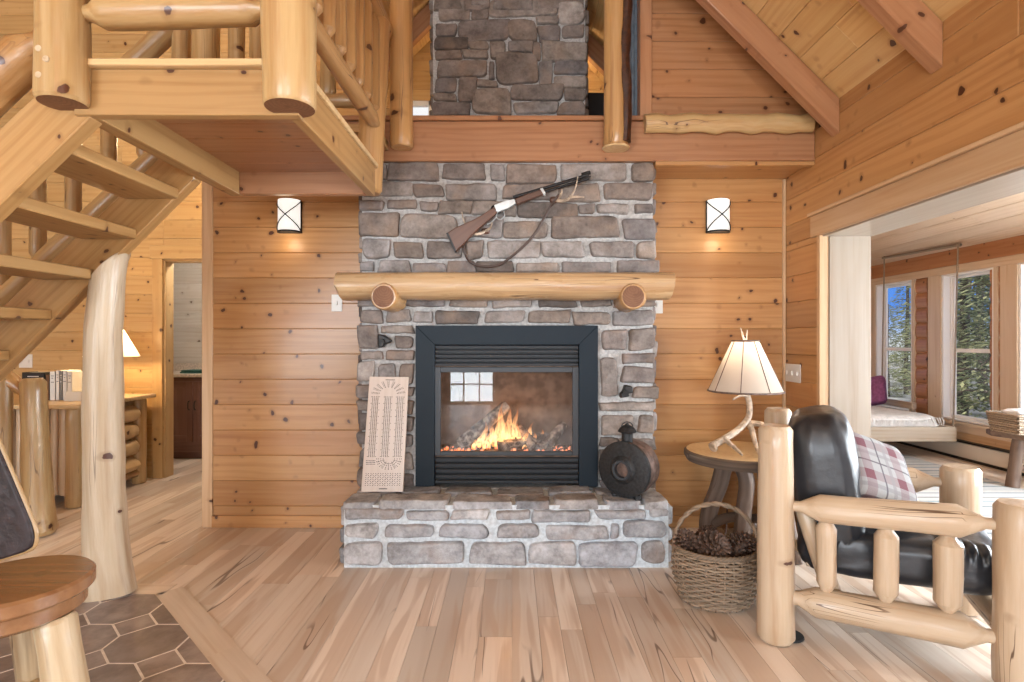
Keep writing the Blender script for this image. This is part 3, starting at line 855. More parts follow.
pst(mb, [(40,20,340,140),(350,20,755,135),(765,20,915,135),(5,140,345,240),(350,145,590,250),(605,140,905,245),(105,250,455,345),(460,258,565,328),(575,258,770,325),(785,255,915,318),(20,355,285,475),(305,335,710,465),(722,340,915,470),(245,480,500,580),(520,475,795,585),(805,478,925,592),(-130,600,85,672),(100,605,350,672),(365,600,650,672),(680,595,930,672),(15,250,95,345)], Yf, 500, 160, S2)
pst(mb, [(358,276,402,292),(405,276,470,292),(473,276,540,292),(543,276,610,292),(613,276,655,292)], Yf)
pst(mb, [(358,296,400,308),(402,296,447,308),(449,296,488,308),(491,296,533,308),(535,296,577,308),(579,296,612,307),(614,296,655,308),
 (360,309,384,324),(385,309,411,323),(413,310,433,323),(435,310,481,324),(483,310,525,324),(527,310,571,324),(573,311,610,326),(613,310,656,326),
 (357,326,379,349),(381,325,414,334),(395,335,414,349),(359,350,383,360),(384,350,414,361),(357,361,376,382),(378,362,396,381),(398,362,415,384),
 (355,383,380,398),(382,383,398,398),(358,399,385,411),(359,412,384,430),(358,431,390,445),(359,446,388,466),(358,467,384,489),(400,386,415,397),(387,399,414,414),(386,415,414,432),(392,434,414,448),(390,450,414,470),(386,472,414,489),
 (600,329,627,352),(629,327,654,351),(599,354,618,399),(621,353,655,364),(621,366,654,384),(632,386,657,400),(599,401,653,412),(599,415,634,435),(637,415,655,434),(599,437,618,446),(620,437,655,450),(599,449,620,461),(622,452,655,463),(599,464,655,476),(599,478,655,490)], Yf)
rows(mb, (CX0 + .012, 3.99, 0), -EY, EZ, -EX, .33, 2.48, ws=(.15, .34))
rows(mb, (CX1 - .012, 3.66, 0), EY, EZ, EX, .33, 2.48, ws=(.15, .34))
mb.build('facing_stones', M['stone'], chim, smooth=180)
mb = MB()
pst(mb, [(40,5,232,128),(240,0,345,40),(245,45,340,118),(355,5,745,98),(755,8,905,148),(25,145,165,212),(175,118,468,240),(455,115,612,242),(620,100,755,145),(628,150,762,240),(770,155,905,222),(22,218,225,292),(222,240,345,290),(350,250,440,350),(445,240,595,304),(600,250,645,352),(650,248,908,355),(30,300,185,350),(195,295,340,345),(345,365,372,465),(380,310,625,490),(632,365,710,498),(720,362,912,438),(38,356,340,450),(718,445,905,515),(28,458,150,545),(25,548,160,588),(165,458,268,595),(275,472,395,512),(245,520,475,668),(470,498,780,590),(785,522,905,588),(482,597,745,668),(750,594,908,672),(8,597,235,670)], 4.315, 430, 0, 5.83, ex=.012, rr=.42, depth=.024)
rows(mb, (-.61, 4.32, 3.86), EX, EZ, -EY, 1.17, 1.0)
rows(mb, (-.61, 4.32, 2.766), EX, EZ, -EY, 1.17, .26)
rows(mb, (-.61, 4.88, 2.77), -EY, EZ, -EX, .54, 2.0, ws=(.15, .3)); rows(mb, (.565, 4.34, 2.77), EY, EZ, EX, .54, 2.0, ws=(.15, .3))
mb.build('upper_stones', M['stone'], chim, smooth=180)
# hearth
HY = 3.285; HZ = .388
mb = MB()
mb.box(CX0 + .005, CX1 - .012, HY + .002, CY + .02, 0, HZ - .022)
mb.build('hearth_mortar', M['hmortar_daylit'], chim, smooth=0)
mb = MB()
pst(mb, [(345,507,405,520),(406,509,448,521),(451,508,491,520),(493,509,529,520),(531,509,590,522),(594,509,644,519),(647,507,669,517),
 (344,522,381,539),(382,522,436,538),(438,522,491,538),(494,523,541,539),(543,524,608,539),(610,523,620,539),(622,519,669,538),
 (343,541,385,565),(388,541,465,565),(468,541,526,565),(529,541,577,565),(579,541,638,565),(640,540,667,565)], HY, ex=-.004, rr=.5, jit=.09)
rows(mb, (CX0 + .005, CY, .004), -EY, EZ, -EX, .36, HZ - .03, hs=(.1, .13), ws=(.14, .25)); rows(mb, (CX1 - .01, HY + .02, .004), EY, EZ, EX, .36, HZ - .03, hs=(.1, .13), ws=(.14, .25))
# top slabs, edges showing
tops = [(-.995, -.80, HY - .012, HY + .20), (-.785, -.37, HY - .012, HY + .17), (-.35, .0, HY - .008, HY + .16), (.02, .23, HY - .004, HY + .15), (.25, .52, HY - .01, HY + .17), (.54, .76, HY - .012, HY + .2), (.775, .925, HY - .012, HY + .22),
        (-.99, -.72, HY + .215, CY), (-.70, -.45, HY + .185, CY), (-.43, -.12, HY + .175, CY), (-.1, .2, HY + .17, CY), (.22, .5, HY + .185, CY), (.52, .72, HY + .215, CY), (.735, .925, HY + .235, CY)]
for x0, x1, y0, y1 in tops:
    stone(mb, ((x0 + x1) / 2, (y0 + y1) / 2, HZ - .022), EX, EY, EZ, x1 - x0 - .006, y1 - y0 - .004, depth=.022, rr=.3, jit=.05)
mb.build('hearth_stones', M['hstone_daylit'], chim, smooth=180)
# ================================================================== GAS FIREPLACE
fp = thing('gas_fireplace', 'dark charcoal gas fireplace insert with burning logs behind glass', 'fireplace', (-.035, 3.62, HZ))
X0, X1 = P(415.5, 0, 3.6).x, P(598, 0, 3.6).x; Z1, Z0 = P(0, 325.5, 3.6).z, HZ + .006
bw = .122
def mitre(mb, x0, x1, z0, z1, w, y0, y1, wb=None):
    wb = w if wb is None else wb
    o = [(x0, z0), (x1, z0), (x1, z1), (x0, z1)]; i = [(x0 + w, z0 + wb), (x1 - w, z0 + wb), (x1 - w, z1 - w), (x0 + w, z1 - w)]
    for k in range(4):
        j = (k + 1) % 4
        if k == 0 and wb == 0: continue
        q = [o[k], o[j], i[j], i[k]]
        mb.prism([(x, y0, z) for x, z in q], (0, 1, 0), y1 - y0)
mb = MB(); mitre(mb, X0, X1, Z0, Z1, bw, 3.598, 3.635, 0); mb.build('surround', M['steel'], fp, bevel=.002, smooth=0)
ix0, ix1 = X0 + bw, X1 - bw
zt, zg1, zg0 = Z1 - bw, P(0, 367, 3.615).z, P(0, 455.5, 3.615).z
for nm, a, b, n in (('upper_louver', zg1 + .004, zt, 5), ('lower_louver', Z0 + .01, zg0 - .006, 5)):
    mb = MB()
    for k in range(n):
        z = a + (b - a) * (k + .5) / n
        mb.obox(((ix0 + ix1) / 2, 3.628, z), (ix1 - ix0 - .004, 0, 0), (0, .026, .007), (0, -.004, .015))
    mb.box(ix0, ix1, 3.66, 3.668, a - .004, b + .004, mat=1)
    mb.build(nm, [M['steel2'], M['black']], fp, bevel=.002, smooth=0)
gx0, gx1, gz1, gz0 = P(440.5, 0, 3.61).x, P(572.5, 0, 3.61).x, P(0, 372.5, 3.61).z, P(0, 451.5, 3.61).z
mb = MB()
for a in ((ix0, gx0, zg0, zg1), (gx1, ix1, zg0, zg1), (gx0, gx1, zg0, gz0), (gx0, gx1, gz1, zg1)): mb.box(a[0], a[1], 3.612, 3.635, a[2], a[3])
mb.build('glass_frame', M['steel2'], fp, bevel=.003, smooth=0)
mb = MB(); mb.box(gx0 - .004, gx1 + .004, 3.624, 3.627, gz0 - .004, gz1 + .004); mb.build('glass', M['fireglass'], fp, smooth=0)
# firebox liner (open front)
mb = MB(); bx0, bx1, by1 = FX0 + .10, FX1 - .10, 3.965
mb.box(bx0 - .02, bx0, 3.64, by1, gz0 - .03, gz1 + .04); mb.box(bx1, bx1 + .02, 3.64, by1, gz0 - .03, gz1 + .04)
mb.box(bx0, bx1, by1, by1 + .02, gz0 - .03, gz1 + .04); mb.box(bx0, bx1, 3.64, by1, gz0 - .05, gz0 - .02); mb.box(bx0, bx1, 3.64, by1, gz1 + .02, gz1 + .05)
mb.build('firebox_liner', M['firebrick'], fp, smooth=0)
zb = gz0 - .02
mb = MB()
for i in range(46):
    x, y = R(bx0 + .05, bx1 - .05), R(3.68, 3.82); r = R(.012, .028)
    mb.cushion((x, y, zb + r * .6), (r, 0, 0), (0, r, 0), (0, 0, r * .8), 1, 1, 8, 6, wr=.3)
mb.build('ember_bed', M['ember'], fp)['kind'] = 'stuff'
def flog(p0, p1, r): 
    mb = MB(); mb.log(p0, p1, r, r * .85, seg=14, wob=.25); mb.build('log', M['fwood'], fp)
fxc = lambda px: (px - 512) * 3.75 / F
flog((fxc(459), 3.73, zb + .035), (fxc(508), 3.78, zb + .30), .042)
flog((fxc(470), 3.83, zb + .05), (fxc(555), 3.84, zb + .06), .05)
flog((fxc(498), 3.71, zb + .03), (fxc(536), 3.75, zb + .06), .04)
flog((fxc(533), 3.69, zb + .03), (fxc(520), 3.84, zb + .14), .035)
flog((fxc(538), 3.69, zb + .03), (fxc(558), 3.83, zb + .1), .035)
flog((fxc(549), 3.72, zb + .05), (fxc(565), 3.84, zb + .16), .04)
def flame(x, y, z, h, w, lean):
    mb = MB(); n = 16; seg = 10; V, W = [], []
    sd = Vector((R(0, 50), R(0, 50), R(0, 50)))
    for i in range(n + 1):
        t = i / n
        r = w * (math.sin(PI * min(1, t * 1.05 + .12)) ** .8 if t < .95 else .02) * (1 - t * .55)
        ox = lean * t * t * h + .02 * noise.noise(sd + Vector((0, 0, t * 3))) * (.3 + t); oy = .02 * noise.noise(sd + Vector((5, 0, t * 3)))
        for j in range(seg):
            a = 2 * PI * j / seg
            q = r * (1 + .5 * noise.noise(sd + Vector((math.cos(a), math.sin(a), t * 4))))
            V.append((x + ox + math.cos(a) * q, y + oy + math.sin(a) * q * .6, z + h * t)); W.append((t, x * 5 + math.cos(a) * q * 8, y + math.sin(a) * q * 8))
    fs = [(i * seg + j, i * seg + (j + 1) % seg, (i + 1) * seg + (j + 1) % seg, (i + 1) * seg + j) for i in range(n) for j in range(seg)]
    mb.add(V, fs, W); mb.build('flame', M['flame'], fp, smooth=180)
for px, h, w, l in ((462,.07,.018,.2),(468,.10,.020,.1),(474,.08,.020,.3),(479,.15,.022,.3),(484,.19,.024,.1),(489,.14,.022,.3),(493,.20,.026,-.1),(497,.25,.026,.15),(501,.33,.026,.05),(504,.22,.028,.12),(508,.19,.028,.1),(511,.30,.024,-.05),(515,.27,.024,.06),(519,.18,.026,-.1),(524,.14,.026,.2),(529,.17,.022,.25),(534,.11,.022,.1),(540,.12,.02,.2),(546,.07,.018,0),(553,.06,.016,.1)):
    flame(fxc(px), R(3.70, 3.83), zb + .02, h * 1.12, w, l)
# ================================================================== MANTEL
mt = thing('mantel_shelf', 'half log mantel shelf on two protruding log corbels', 'mantel', (-.04, 3.5, 1.58))
mb = MB()
za, zc = P(0, 272, 3.42).z, P(0, 298, 3.38).z
n = 40; prof = []
x0, x1 = P(336, 0, 3.42).x, P(675.5, 0, 3.42).x
V, W, fs = [], [], []
sec = [(3.655, zc + .02), (3.60, zc), (3.48, zc - .003), (3.415, zc + .018), (3.383, zc + .055), (3.378, zc + .085), (3.392, za - .028), (3.415, za - .008), (3.44, za), (3.655, za)]
sd = Vector((3, 7, 1))
for i in range(n + 1):
    x = x0 + (x1 - x0) * i / n
    for j, (y, z) in enumerate(sec):
        k = 1 if 1 <= j <= 7 else 0
        V.append((x + (.02 * (j < 5) if i == 0 else 0) - (.03 * (1 - j / 9) if i == n else 0), y + k * .012 * noise.noise(sd + Vector((x * 2.5, j * .5, 0))), z + k * .010 * noise.noise(sd + Vector((x * 3, j * .4, 9)))))
        W.append((x, y - 3.5, z - 1.62))
m = len(sec)
fs = [(i * m + j, (i + 1) * m + j, (i + 1) * m + (j + 1) % m, i * m + (j + 1) % m) for i in range(n) for j in range(m)]
fs += [tuple(range(m)), tuple(n * m + j for j in range(m - 1, -1, -1))]
mb.add(V, fs, W)
mb.build('log_slab', M['mantel'], mt, smooth=50)
for px in (383.5, 633.5):
    mb = MB(); q = P(px, 296.5, 3.36); mb.log((q.x, 3.36, q.z), (q.x + .01, 3.66, q.z), .079, .082, seg=24, ch=.01); mb.build('corbel', M['logwarm'], mt)
    mb = MB(); mb.lathe([(.001, .004), (.062, .003), (.066, 0)], (q.x, 3.36, q.z), 24, (0, -1, 0), cap=False); mb.build('cut_end', M['cutend'], mt)
# ================================================================== RIFLE ON ANTLER HOOKS
YR = 3.555
def rp(x, y, Y=YR): return P(430 + x / 5.12, 160 + y / 5.12, Y)
rf = thing('rifle', 'lever action rifle with walnut stock and leather sling hung above the mantel', 'rifle', rp(440, 230))
def rprism(name, pts, mat, dep, along, bev=.006):
    mb = MB(); mb.prism([rp(x, y, YR - dep / 2) for x, y in pts], (0, 1, 0), dep, along=rp(*along[1]) - rp(*along[0]))
    return mb.build(name, mat, rf, bevel=bev, seg=3)
rprism('stock', [(88,372),(130,345),(215,308),(270,278),(326,240),(345,268),(318,292),(262,340),(210,388),(172,430),(130,468)], M['rifle'], .042, ((110,420),(340,255)))
rprism('butt_plate', [(82,374),(92,370),(136,466),(126,471)], M['black'], .044, ((88,372),(130,468)), .002)
rprism('receiver', [(326,230),(380,210),(432,198),(440,222),(400,246),(342,268)], M['nickel'], .036, ((330,250),(440,205)), .003)
rprism('forearm', [(436,197),(500,172),(572,148),(585,172),(515,200),(445,226)], M['rifle'], .04, ((440,210),(580,160)))
mb = MB(); mb.tube([rp(424, 192), rp(812, 76)], .0105, 12); mb.build('barrel', M['bluedsteel'], rf)
mb = MB(); mb.tube([rp(575, 167), rp(815, 94)], .009, 12); mb.build('magazine_tube', M['bluedsteel'], rf)
mb = MB(); mb.tube([rp(776, 76, YR), rp(820, 64, YR)], .013, 10); mb.obox(rp(800, 92), rp(822, 86) - rp(778, 99), (0, 0, .012), (0, .016, 0)); mb.build('front_sight', M['bluedsteel'], rf)
mb = MB(); mb.tube([rp(566, 152), rp(590, 184)], .004, 6); mb.obox(rp(577, 163), rp(586, 176) - rp(570, 148), rp(583, 160) - rp(570, 164), (0, .044, 0)); mb.build('barrel_band', M['nickel'], rf)
mb = MB(); mb.tube(arc([rp(345,262), rp(340,292), rp(360,304), rp(380,288), rp(378,262)]), .0045, 8); mb.tube(arc([rp(340, 290), rp(315, 318), rp(292, 330)]), .0045, 8); mb.build('lever', M['nickel'], rf)
mb = MB(); mb.tube([rp(330, 232), rp(318, 240), rp(314, 252)], .006, 8); mb.build('hammer', M['bluedsteel'], rf)
sl = [(172,432),(180,480),(205,520),(250,541),(310,546),(362,533),(410,500),(470,450),(530,385),(580,305),(612,245),(640,205),(660,176)]
mb = MB(); mb.tube(arc([rp(x, y, 3.60 if 1 < i < 11 else 3.575) for i, (x, y) in enumerate(sl)]), .008, 8, flat=(.35, 1), up=(0, 1, 0)); mb.build('sling', M['sling'], rf)
def hook(pts, label, plate):
    t = thing('antler_hook', label, 'hook', rp(*plate, 3.62), 'antler hooks under the rifle')
    mb = MB(); mb.cushion(rp(*plate, 3.612), (.03, 0, 0), (0, 0, .022), (0, .022, 0), .7, .8, 16, 10); mb.build('mount', M['rifle'], t)
    mb = MB()
    for q in pts:
        L = arc([rp(x, y, Y) for x, y, Y in q], 6); mb.tube(L, [.011 - .008 * i / (len(L) - 1) for i in range(len(L))], 8)
    mb.build('antler', M['antler'], t)
hook([[(640,208,3.605),(690,208,3.57),(722,186,3.53),(745,140,3.51),(757,84,3.52)], [(715,190,3.54),(748,188,3.52),(790,190,3.52)], [(655,195,3.6),(672,175,3.56),(676,150,3.54)]], 'forked antler hook holding the barrel of the rifle', (635, 205))
hook([[(285,365,3.605),(235,380,3.57),(195,355,3.595),(172,310,3.59),(163,265,3.57)], [(285,365,3.6),(310,345,3.56),(318,320,3.54)]], 'antler hook holding the stock of the rifle', (285, 365))
# ================================================================== SCONCES, SWITCHES, BRACKETS
def sconce(px, label):
    x, z = P(px, 0, 3.97).x, P(0, 215.5, 3.95).z
    t = thing('wall_sconce', label, 'wall lamp', (x, YF, z), 'frosted wall sconces')
    w, h, dp = .078, .112, .075
    mb = MB(); mb.box(x - w - .004, x + w + .004, YF - .022, YF, z - h - .006, z + h + .004); mb.build('back_plate', M['iron'], t, bevel=.003)
    pts = [(x + w * math.cos(a), YF - .02 - dp * math.sin(a)) for a in [PI * i / 16 for i in range(17)]]
    mb = MB(); V = []; 
    for zz in (z - h, z + h): V += [(a, b, zz) for a, b in pts]
    mb.add(V, [(i, i + 1, 18 + i, 17 + i) for i in range(16)] + [tuple(range(17, 34))])
    mb.build('glass_shade', M['sconce'], t)
    mb = MB()
    mb.prism([(a * 1.0 + (a - x) * .03, b - .003, z - h - .006) for a, b in pts], (0, 0, 1), .012)
    mb.build('bottom_band', M['iron'], t)
    mb = MB()
    for sg in (1, -1):
        L = []
        for i in range(17):
            a = PI * i / 16; L.append((x + (w + .004) * math.cos(a), YF - .02 - (dp + .004) * math.sin(a), z + sg * (-h + 2 * h * i / 16) * .98))
        mb.tube(L, .0042, 6)
    mb.build('cross_strap', M['iron'], t)
    l = bpy.data.lights.new('sconce_bulb', 'POINT'); l.energy = .8; l.color = (1, .84, .62); l.shadow_soft_size = .05
    for dz in (-.19,):
        o = bpy.data.objects.new('sconce_bulb', l); C.objects.link(o); o.location = (x, YF - .1, z + dz)
sconce(289, 'frosted wall sconce tucked below the stair landing')
sconce(718.5, 'frosted wall sconce on boards right of the chimney')
def plate(name, c, w, h, n, label, cat, nrm=(0, -1, 0)):
    nv = Vector(nrm); c = Vector(c); ux = EZ.cross(nv) * -1
    t = thing(name, label, cat, c)
    mb = MB(); mb.obox(c + nv * .003, (0, 0, h), ux * w, nv * .006); mb.build('cover_plate', M['white'], t, bevel=.002)
    for i in range(n):
        q = c + ux * ((i - (n - 1) / 2) * w / n) + nv * .009
        mb = MB(); mb.obox(q, (0, 0, .03), ux * .011, nv * .012); mb.build('switch', M['white'], t, bevel=.002)
q = P(337, 303, 4); plate('light_switch', (q.x, YF, q.z), .075, .12, 1, 'white switch plate left of the mantel', 'switch')
q = P(656, 305, 4); plate('light_switch', (q.x + .01, YF, q.z), .075, .12, 1, 'white switch plate right of the mantel, mostly behind the stones', 'switch')
yy = XR * F / (793 - 512); q = P(793, 373, yy); plate('switch_panel', (XR, yy, q.z),   .215, .125, 3, 'white three gang switch plate on right wall beside lampshade', 'switch', (-1, 0, 0))
q = P(26, 361, YH); plate('wall_outlet', (q.x, YH, q.z), .13, .13, 2, 'white outlet plate on hall wall above the books', 'outlet')
def bracket(px, py, label, flip):
    c = P(px, py, 3.59)
    t = thing('stone_bracket', label, 'bracket', c, 'black brackets on the chimney face')
    s_ = .042
    mb = MB(); o = [(-1, 1.1), (-.1, .9), (1, .15), (.9, -.2), (.2, -.45), (-.2, -.9), (-.9, -1.1)]
    if flip: o = [(-.2, 1), (.9, .8), (1, -.2), (.3, -.3), (.5, -.7), (-.9, -1), (-.9, -.3), (-.5, .1)]
    mb.prism([(c.x + a * s_, c.y - .02, c.z + b * s_) for a, b in o], (0, 1, 0), .055); mb.build('hood', M['black'], t, bevel=.008, seg=2)
    mb = MB(); mb.tube([(c.x - .01, c.y - .025, c.z), (c.x - .01, c.y - .05, c.z - .004)], .016, 10); mb.build('socket', M['black'], t)
bracket(385, 341, 'small black bracket on the stones upper left of the fireplace', False)
bracket(626, 391.5, 'small black bracket on stones right of the fireplace', True)
# ================================================================== CRIBBAGE STYLE PEG BOARD
c00, c10, c01, c11 = [Vector(v) for v in (P(361, 492, 3.478), P(403, 491.8, 3.478), P(369.5, 376.5, 3.59), P(408.5, 377, 3.59))]
pb = thing('peg_board', 'tall pale wooden peg board leaning on stones left of the fireplace', 'board', (c00 + c10) / 2)
def pbp(u, v, d=0):
    p = (c00 * (1 - u) + c10 * u) * (1 - v) + (c01 * (1 - u) + c11 * u) * v
    n = (c10 - c00).cross(c01 - c00).normalized()
    return p + n * d * (1 if n.y < 0 else -1)
mb = MB(); mb.prism([pbp(0, 0), pbp(1, 0), pbp(1, 1), pbp(0, 1)], pbp(0, 0) - pbp(0, 0, 1), .02, along=c01 - c00); mb.build('board', M['peg'], pb, bevel=.002)
mb = MB()
def dot(u, v, r=.0024):
    r *= 1.35
    c = pbp(u, v, .0006); a = (c10 - c00).normalized() * r; b = (c01 - c00).normalized() * r
    mb.add([c + a * math.cos(k * PI / 3) + b * math.sin(k * PI / 3) for k in range(6)], [tuple(range(6))])
def line(u0, v0, u1, v1, w=.0022):
    a, b = pbp(u0, v0, .0006), pbp(u1, v1, .0006); n = (pbp(0, 0, 1) - pbp(0, 0)).normalized()
    s_ = (b - a).cross(n).normalized() * w / 2
    mb.add([a - s_, b - s_, b + s_, a + s_], [(0, 1, 2, 3)])
for k in range(46):
    v = .30 + .52 * k / 45
    for u in (.12, .165, .21, .255, .44, .485, .53, .575, .75, .795, .84, .885): dot(u, v, .0023)
    for u in (.09, .295, .41, .61, .72, .92):
        if k % 5 == 0: dot(u, v, .002)
for i in range(9):
    a = PI * (.04 + .92 * i / 8); ca, sa = math.cos(a), math.sin(a)
    for j in range(6): r = .55 + .09 * j; dot(.51 + .42 * ca * r, .845 + .115 * sa * r, .0022)
    a2 = a + .1
    line(.51 + .25 * math.cos(a2), .845 + .065 * math.sin(a2), .51 + .43 * math.cos(a2), .845 + .118 * math.sin(a2), .0016)
for r in (.14, .2, .26, .3):
    for i in range(13): a = PI + PI * i / 12; dot(.62 + r * math.cos(a), .28 + r * .3 * math.sin(a), .0023)
for i in range(5): a = PI + PI * (i + .5) / 5; line(.62 + .1 * math.cos(a), .28 + .03 * math.sin(a), .62 + .31 * math.cos(a), .28 + .093 * math.sin(a), .0016)
for i in range(15):
    for j in range(7):
        dot(.09 + .82 * i / 14, .055 + .1 * j / 6, .0021)
        if (i + j) % 2 and i < 14 and j < 6: line(.09 + .82 * i / 14, .055 + .1 * j / 6, .09 + .82 * (i + 1) / 14, .055 + .1 * (j + 1) / 6, .0012)
for i in range(7):
    for j in range(3): dot(.08 + .2 * i / 6, .235 + .03 * j / 2, .0023)
line(.42, .026, .62, .026, .005); line(.42, .972, .66, .972, .004)
mb.build('peg_holes', M['iron'], pb, smooth=0)
# ================================================================== IRON DRUM LANTERN ON THE HEARTH
dc = P(622.5, 475.5, 3.345); dr = .168
dc.z = HZ + .004 + dr
dx = Vector((.62, .78, 0)).normalized()
dl = thing('iron_drum_lantern', 'round black iron drum lantern lying on the hearth', 'lantern', (dc.x, dc.y, HZ))
mb = MB(); mb.lathe([(dr - .012, .03), (dr - .004, .035), (dr - .006, .09), (dr - .002, .1), (dr - .006, .11), (dr - .008, .17), (dr - .03, .19)], dc, 40, dx); mb.build('drum', M['rust'], dl)
mb = MB(); mb.lathe([(.062, -.016), (.072, -.012), (.085, .0), (dr - .02, .004), (dr, .01), (dr, .034), (dr - .01, .04), (.05, .04), (.05, .02), (.058, .0)], dc, 40, dx, cap=False); mb.build('front_plate', M['iron'], dl)
mb = MB(); mb.lathe([(.044, .03), (.044, -.02), (.058, -.022), (.062, -.016), (.062, .02)], dc, 32, dx, cap=False); mb.build('lens_ring', M['steel2'], dl)
mb = MB(); mb.lathe([(.045, .012), (.001, .006)], dc, 24, dx, cap=False); mb.build('lens', M['rust'], dl)
nc = dc + dx * .06
mb = MB(); mb.lathe([(.034, dr - .02), (.034, dr + .045), (.052, dr + .05), (.056, dr + .056), (.045, dr + .075), (.03, dr + .088), (.012, dr + .094), (.012, dr + .1), (.002, dr + .106)], nc, 24); mb.build('filler_cap', M['iron'], dl)
mb = MB(); mb.tube(arc([nc + Vector((math.cos(a) * .034, 0, dr + .082 + .03 * math.sin(a))) for a in [PI * i / 8 for i in range(9)]], 3), .0035, 6); mb.build('bail', M['iron'], dl)
for sg in (-1, 1):
    mb = MB(); q = dc + dx * .04 + Vector((dx.y, -dx.x, 0)) * sg * .075; mb.box(q.x - .018, q.x + .018, q.y - .03, q.y + .05, HZ, HZ + .03); mb.build('foot', M['iron'], dl, bevel=.004)
# ================================================================== LIVE EDGE TABLE AND ANTLER LAMP
TC = Vector((1.47, 3.575, .632)); TR = .355
tb = thing('side_table', 'rustic live edge slab side table with branch legs in the corner', 'table', (TC.x, TC.y, 0))
n = 48
rad = [TR * (1 + .035 * noise.noise(Vector((math.cos(2 * PI * i / n) * 1.6, math.sin(2 * PI * i / n) * 1.6, 4)))) for i in range(n)]
def ring(k, z): return [(TC.x + rad[i] * k * math.cos(2 * PI * i / n), TC.y + rad[i] * k * math.sin(2 * PI * i / n), z) for i in range(n)]
mb = MB(); V = ring(.955, TC.z - .004) + ring(.965, TC.z); V = ring(.965, TC.z - .02) + ring(.965, TC.z)
o = (3, .02, .0); mb.add(V, [tuple(range(n, 2 * n))] + [(i, (i + 1) % n, n + (i + 1) % n, n + i) for i in range(n)], [(x * .3, y - 3.5, (x - 1.4)) for x, y, z in V]); mb.build('slab_top', M['slab'], tb, smooth=20)
mb = MB(); V = ring(.965, TC.z - .001) + [(x, y, z + .010 * noise.noise(Vector((x * 22, y * 22, 1)))) for x, y, z in ring(1.0, TC.z - .008)] + ring(1.01, TC.z - .035) + ring(.965, TC.z - .066) + ring(.9, TC.z - .07)
mb.add(V, [(k * n + i, (k + 1) * n + i, (k + 1) * n + (i + 1) % n, k * n + (i + 1) % n) for k in range(4) for i in range(n)] + [tuple(4 * n + i for i in range(n - 1, -1, -1))], [(TR * 6 * math.atan2(y - TC.y, x - TC.x) / 6, z * .3, z) for x, y, z in V]); mb.build('bark_rim', M['bark'], tb)
def branch(pts, r0, r1, name, par, m=M['rustic'], seg=14):
    mb = MB(); L = arc(pts, 5); mb.tube(L, [r0 + (r1 - r0) * i / (len(L) - 1) for i in range(len(L))], seg, wob=.22); return mb.build(name, m, par)
zt_ = TC.z - .068
branch([(1.285, 3.70, 0), (1.30, 3.68, .22), (1.345, 3.62, .42), (1.36, 3.58, zt_)], .055, .05, 'leg', tb)
branch([(1.385, 3.40, 0), (1.41, 3.42, .25), (1.44, 3.44, .45), (1.42, 3.46, zt_)], .05, .045, 'leg', tb)
branch([(1.70, 3.72, 0), (1.68, 3.68, .3), (1.63, 3.62, zt_)], .05, .045, 'leg', tb)
branch([(1.69, 3.36, 0), (1.66, 3.40, .3), (1.60, 3.46, zt_)], .05, .045, 'leg', tb)
branch([(1.31, 3.66, .14), (1.42, 3.62, .19), (1.55, 3.5, .22), (1.67, 3.40, .26)], .032, .028, 'brace', tb)
branch([(1.40, 3.42, .12), (1.53, 3.55, .17), (1.69, 3.70, .22)], .03, .026, 'brace', tb)
LC = Vector((1.50, 3.60, TC.z))
lp = thing('antler_lamp', 'antler table lamp with tapered cream shade on the rustic table', 'lamp', LC)
mb = MB()
def horn(pts, r0, r1):
    L = arc([LC + Vector(p) for p in pts], 6); mb.tube(L, [r0 + (r1 - r0) * i / (len(L) - 1) for i in range(len(L))], 10, wob=.1)
horn([(-.24, -.10, .05), (-.16, -.08, .085), (-.05, -.03, .14), (.02, 0, .21), (.025, .0, .30), (.0, 0, .385)], .024, .017)
horn([(.30, -.16, .012), (.22, -.1, .11), (.1, -.04, .165), (.03, 0, .17)], .010, .02)
horn([(-.02, -.26, .012), (-.0, -.16, .05), (.02, -.06, .12), (.025, 0, .17)], .008, .02)
horn([(-.08, .2, .012), (-.06, .14, .07), (-.01, .06, .13), (.02, 0, .18)], .008, .018)
horn([(-.11, -.22, .01), (-.13, -.16, .04), (-.17, -.09, .085)], .006, .018)
horn([(.02, 0, .34), (-.03, -.02, .352), (-.08, -.04, .335), (-.1, -.05, .325)], .012, .004)
mb.lathe([(.03, .0), (.034, .01), (.03, .02)], LC + Vector((-.235, -.098, .04)), 12, (-.8, -.3, -.3))
mb.build('antler_base', M['antler'], lp)
mb = MB(); mb.tube([LC + Vector((0, 0, .38)), LC + Vector((0, 0, .73))], .005, 6); mb.build('stem', M['iron'], lp)
mb = MB(); n = 40
zb_, zt2 = P(0, 391, 3.6).z, P(0, 341, 3.6).z
rb, rt = .226, .081
mb.lathe([(rb, zb_), (rt, zt2)], (LC.x, LC.y, 0), 48, cap=False); sh = mb.build('shade', M['shade'], lp, smooth=180)
mb = MB()
for r, z in ((rb, zb_), (rt, zt2)):
    mb.tube([(LC.x + (r + .001) * math.cos(2 * PI * i / 40), LC.y + (r + .001) * math.sin(2 * PI * i / 40), z) for i in range(41)], .006, 6, cap=False)
for k in range(8):
    a = 2 * PI * (k + .35) / 8
    mb.tube([(LC.x + (rb + .001) * math.cos(a), LC.y + (rb + .001) * math.sin(a), zb_), (LC.x + (rt + .001) * math.cos(a), LC.y + (rt + .001) * math.sin(a), zt2)], .0028, 5)
mb.build('shade_trim', M['rust'], sh)
mb = MB()
for dx_, k in ((-.03, 1), (.012, .85)):
    L = arc([(LC.x, LC.y, zt2 - .01), (LC.x + dx_ * .5, LC.y, zt2 + .03 * k), (LC.x + dx_, LC.y, zt2 + .085 * k)], 5); mb.tube(L, [.011 - .009 * i / (len(L) - 1) for i in range(len(L))], 8)
mb.build('finial', M['antler_dark'], lp)
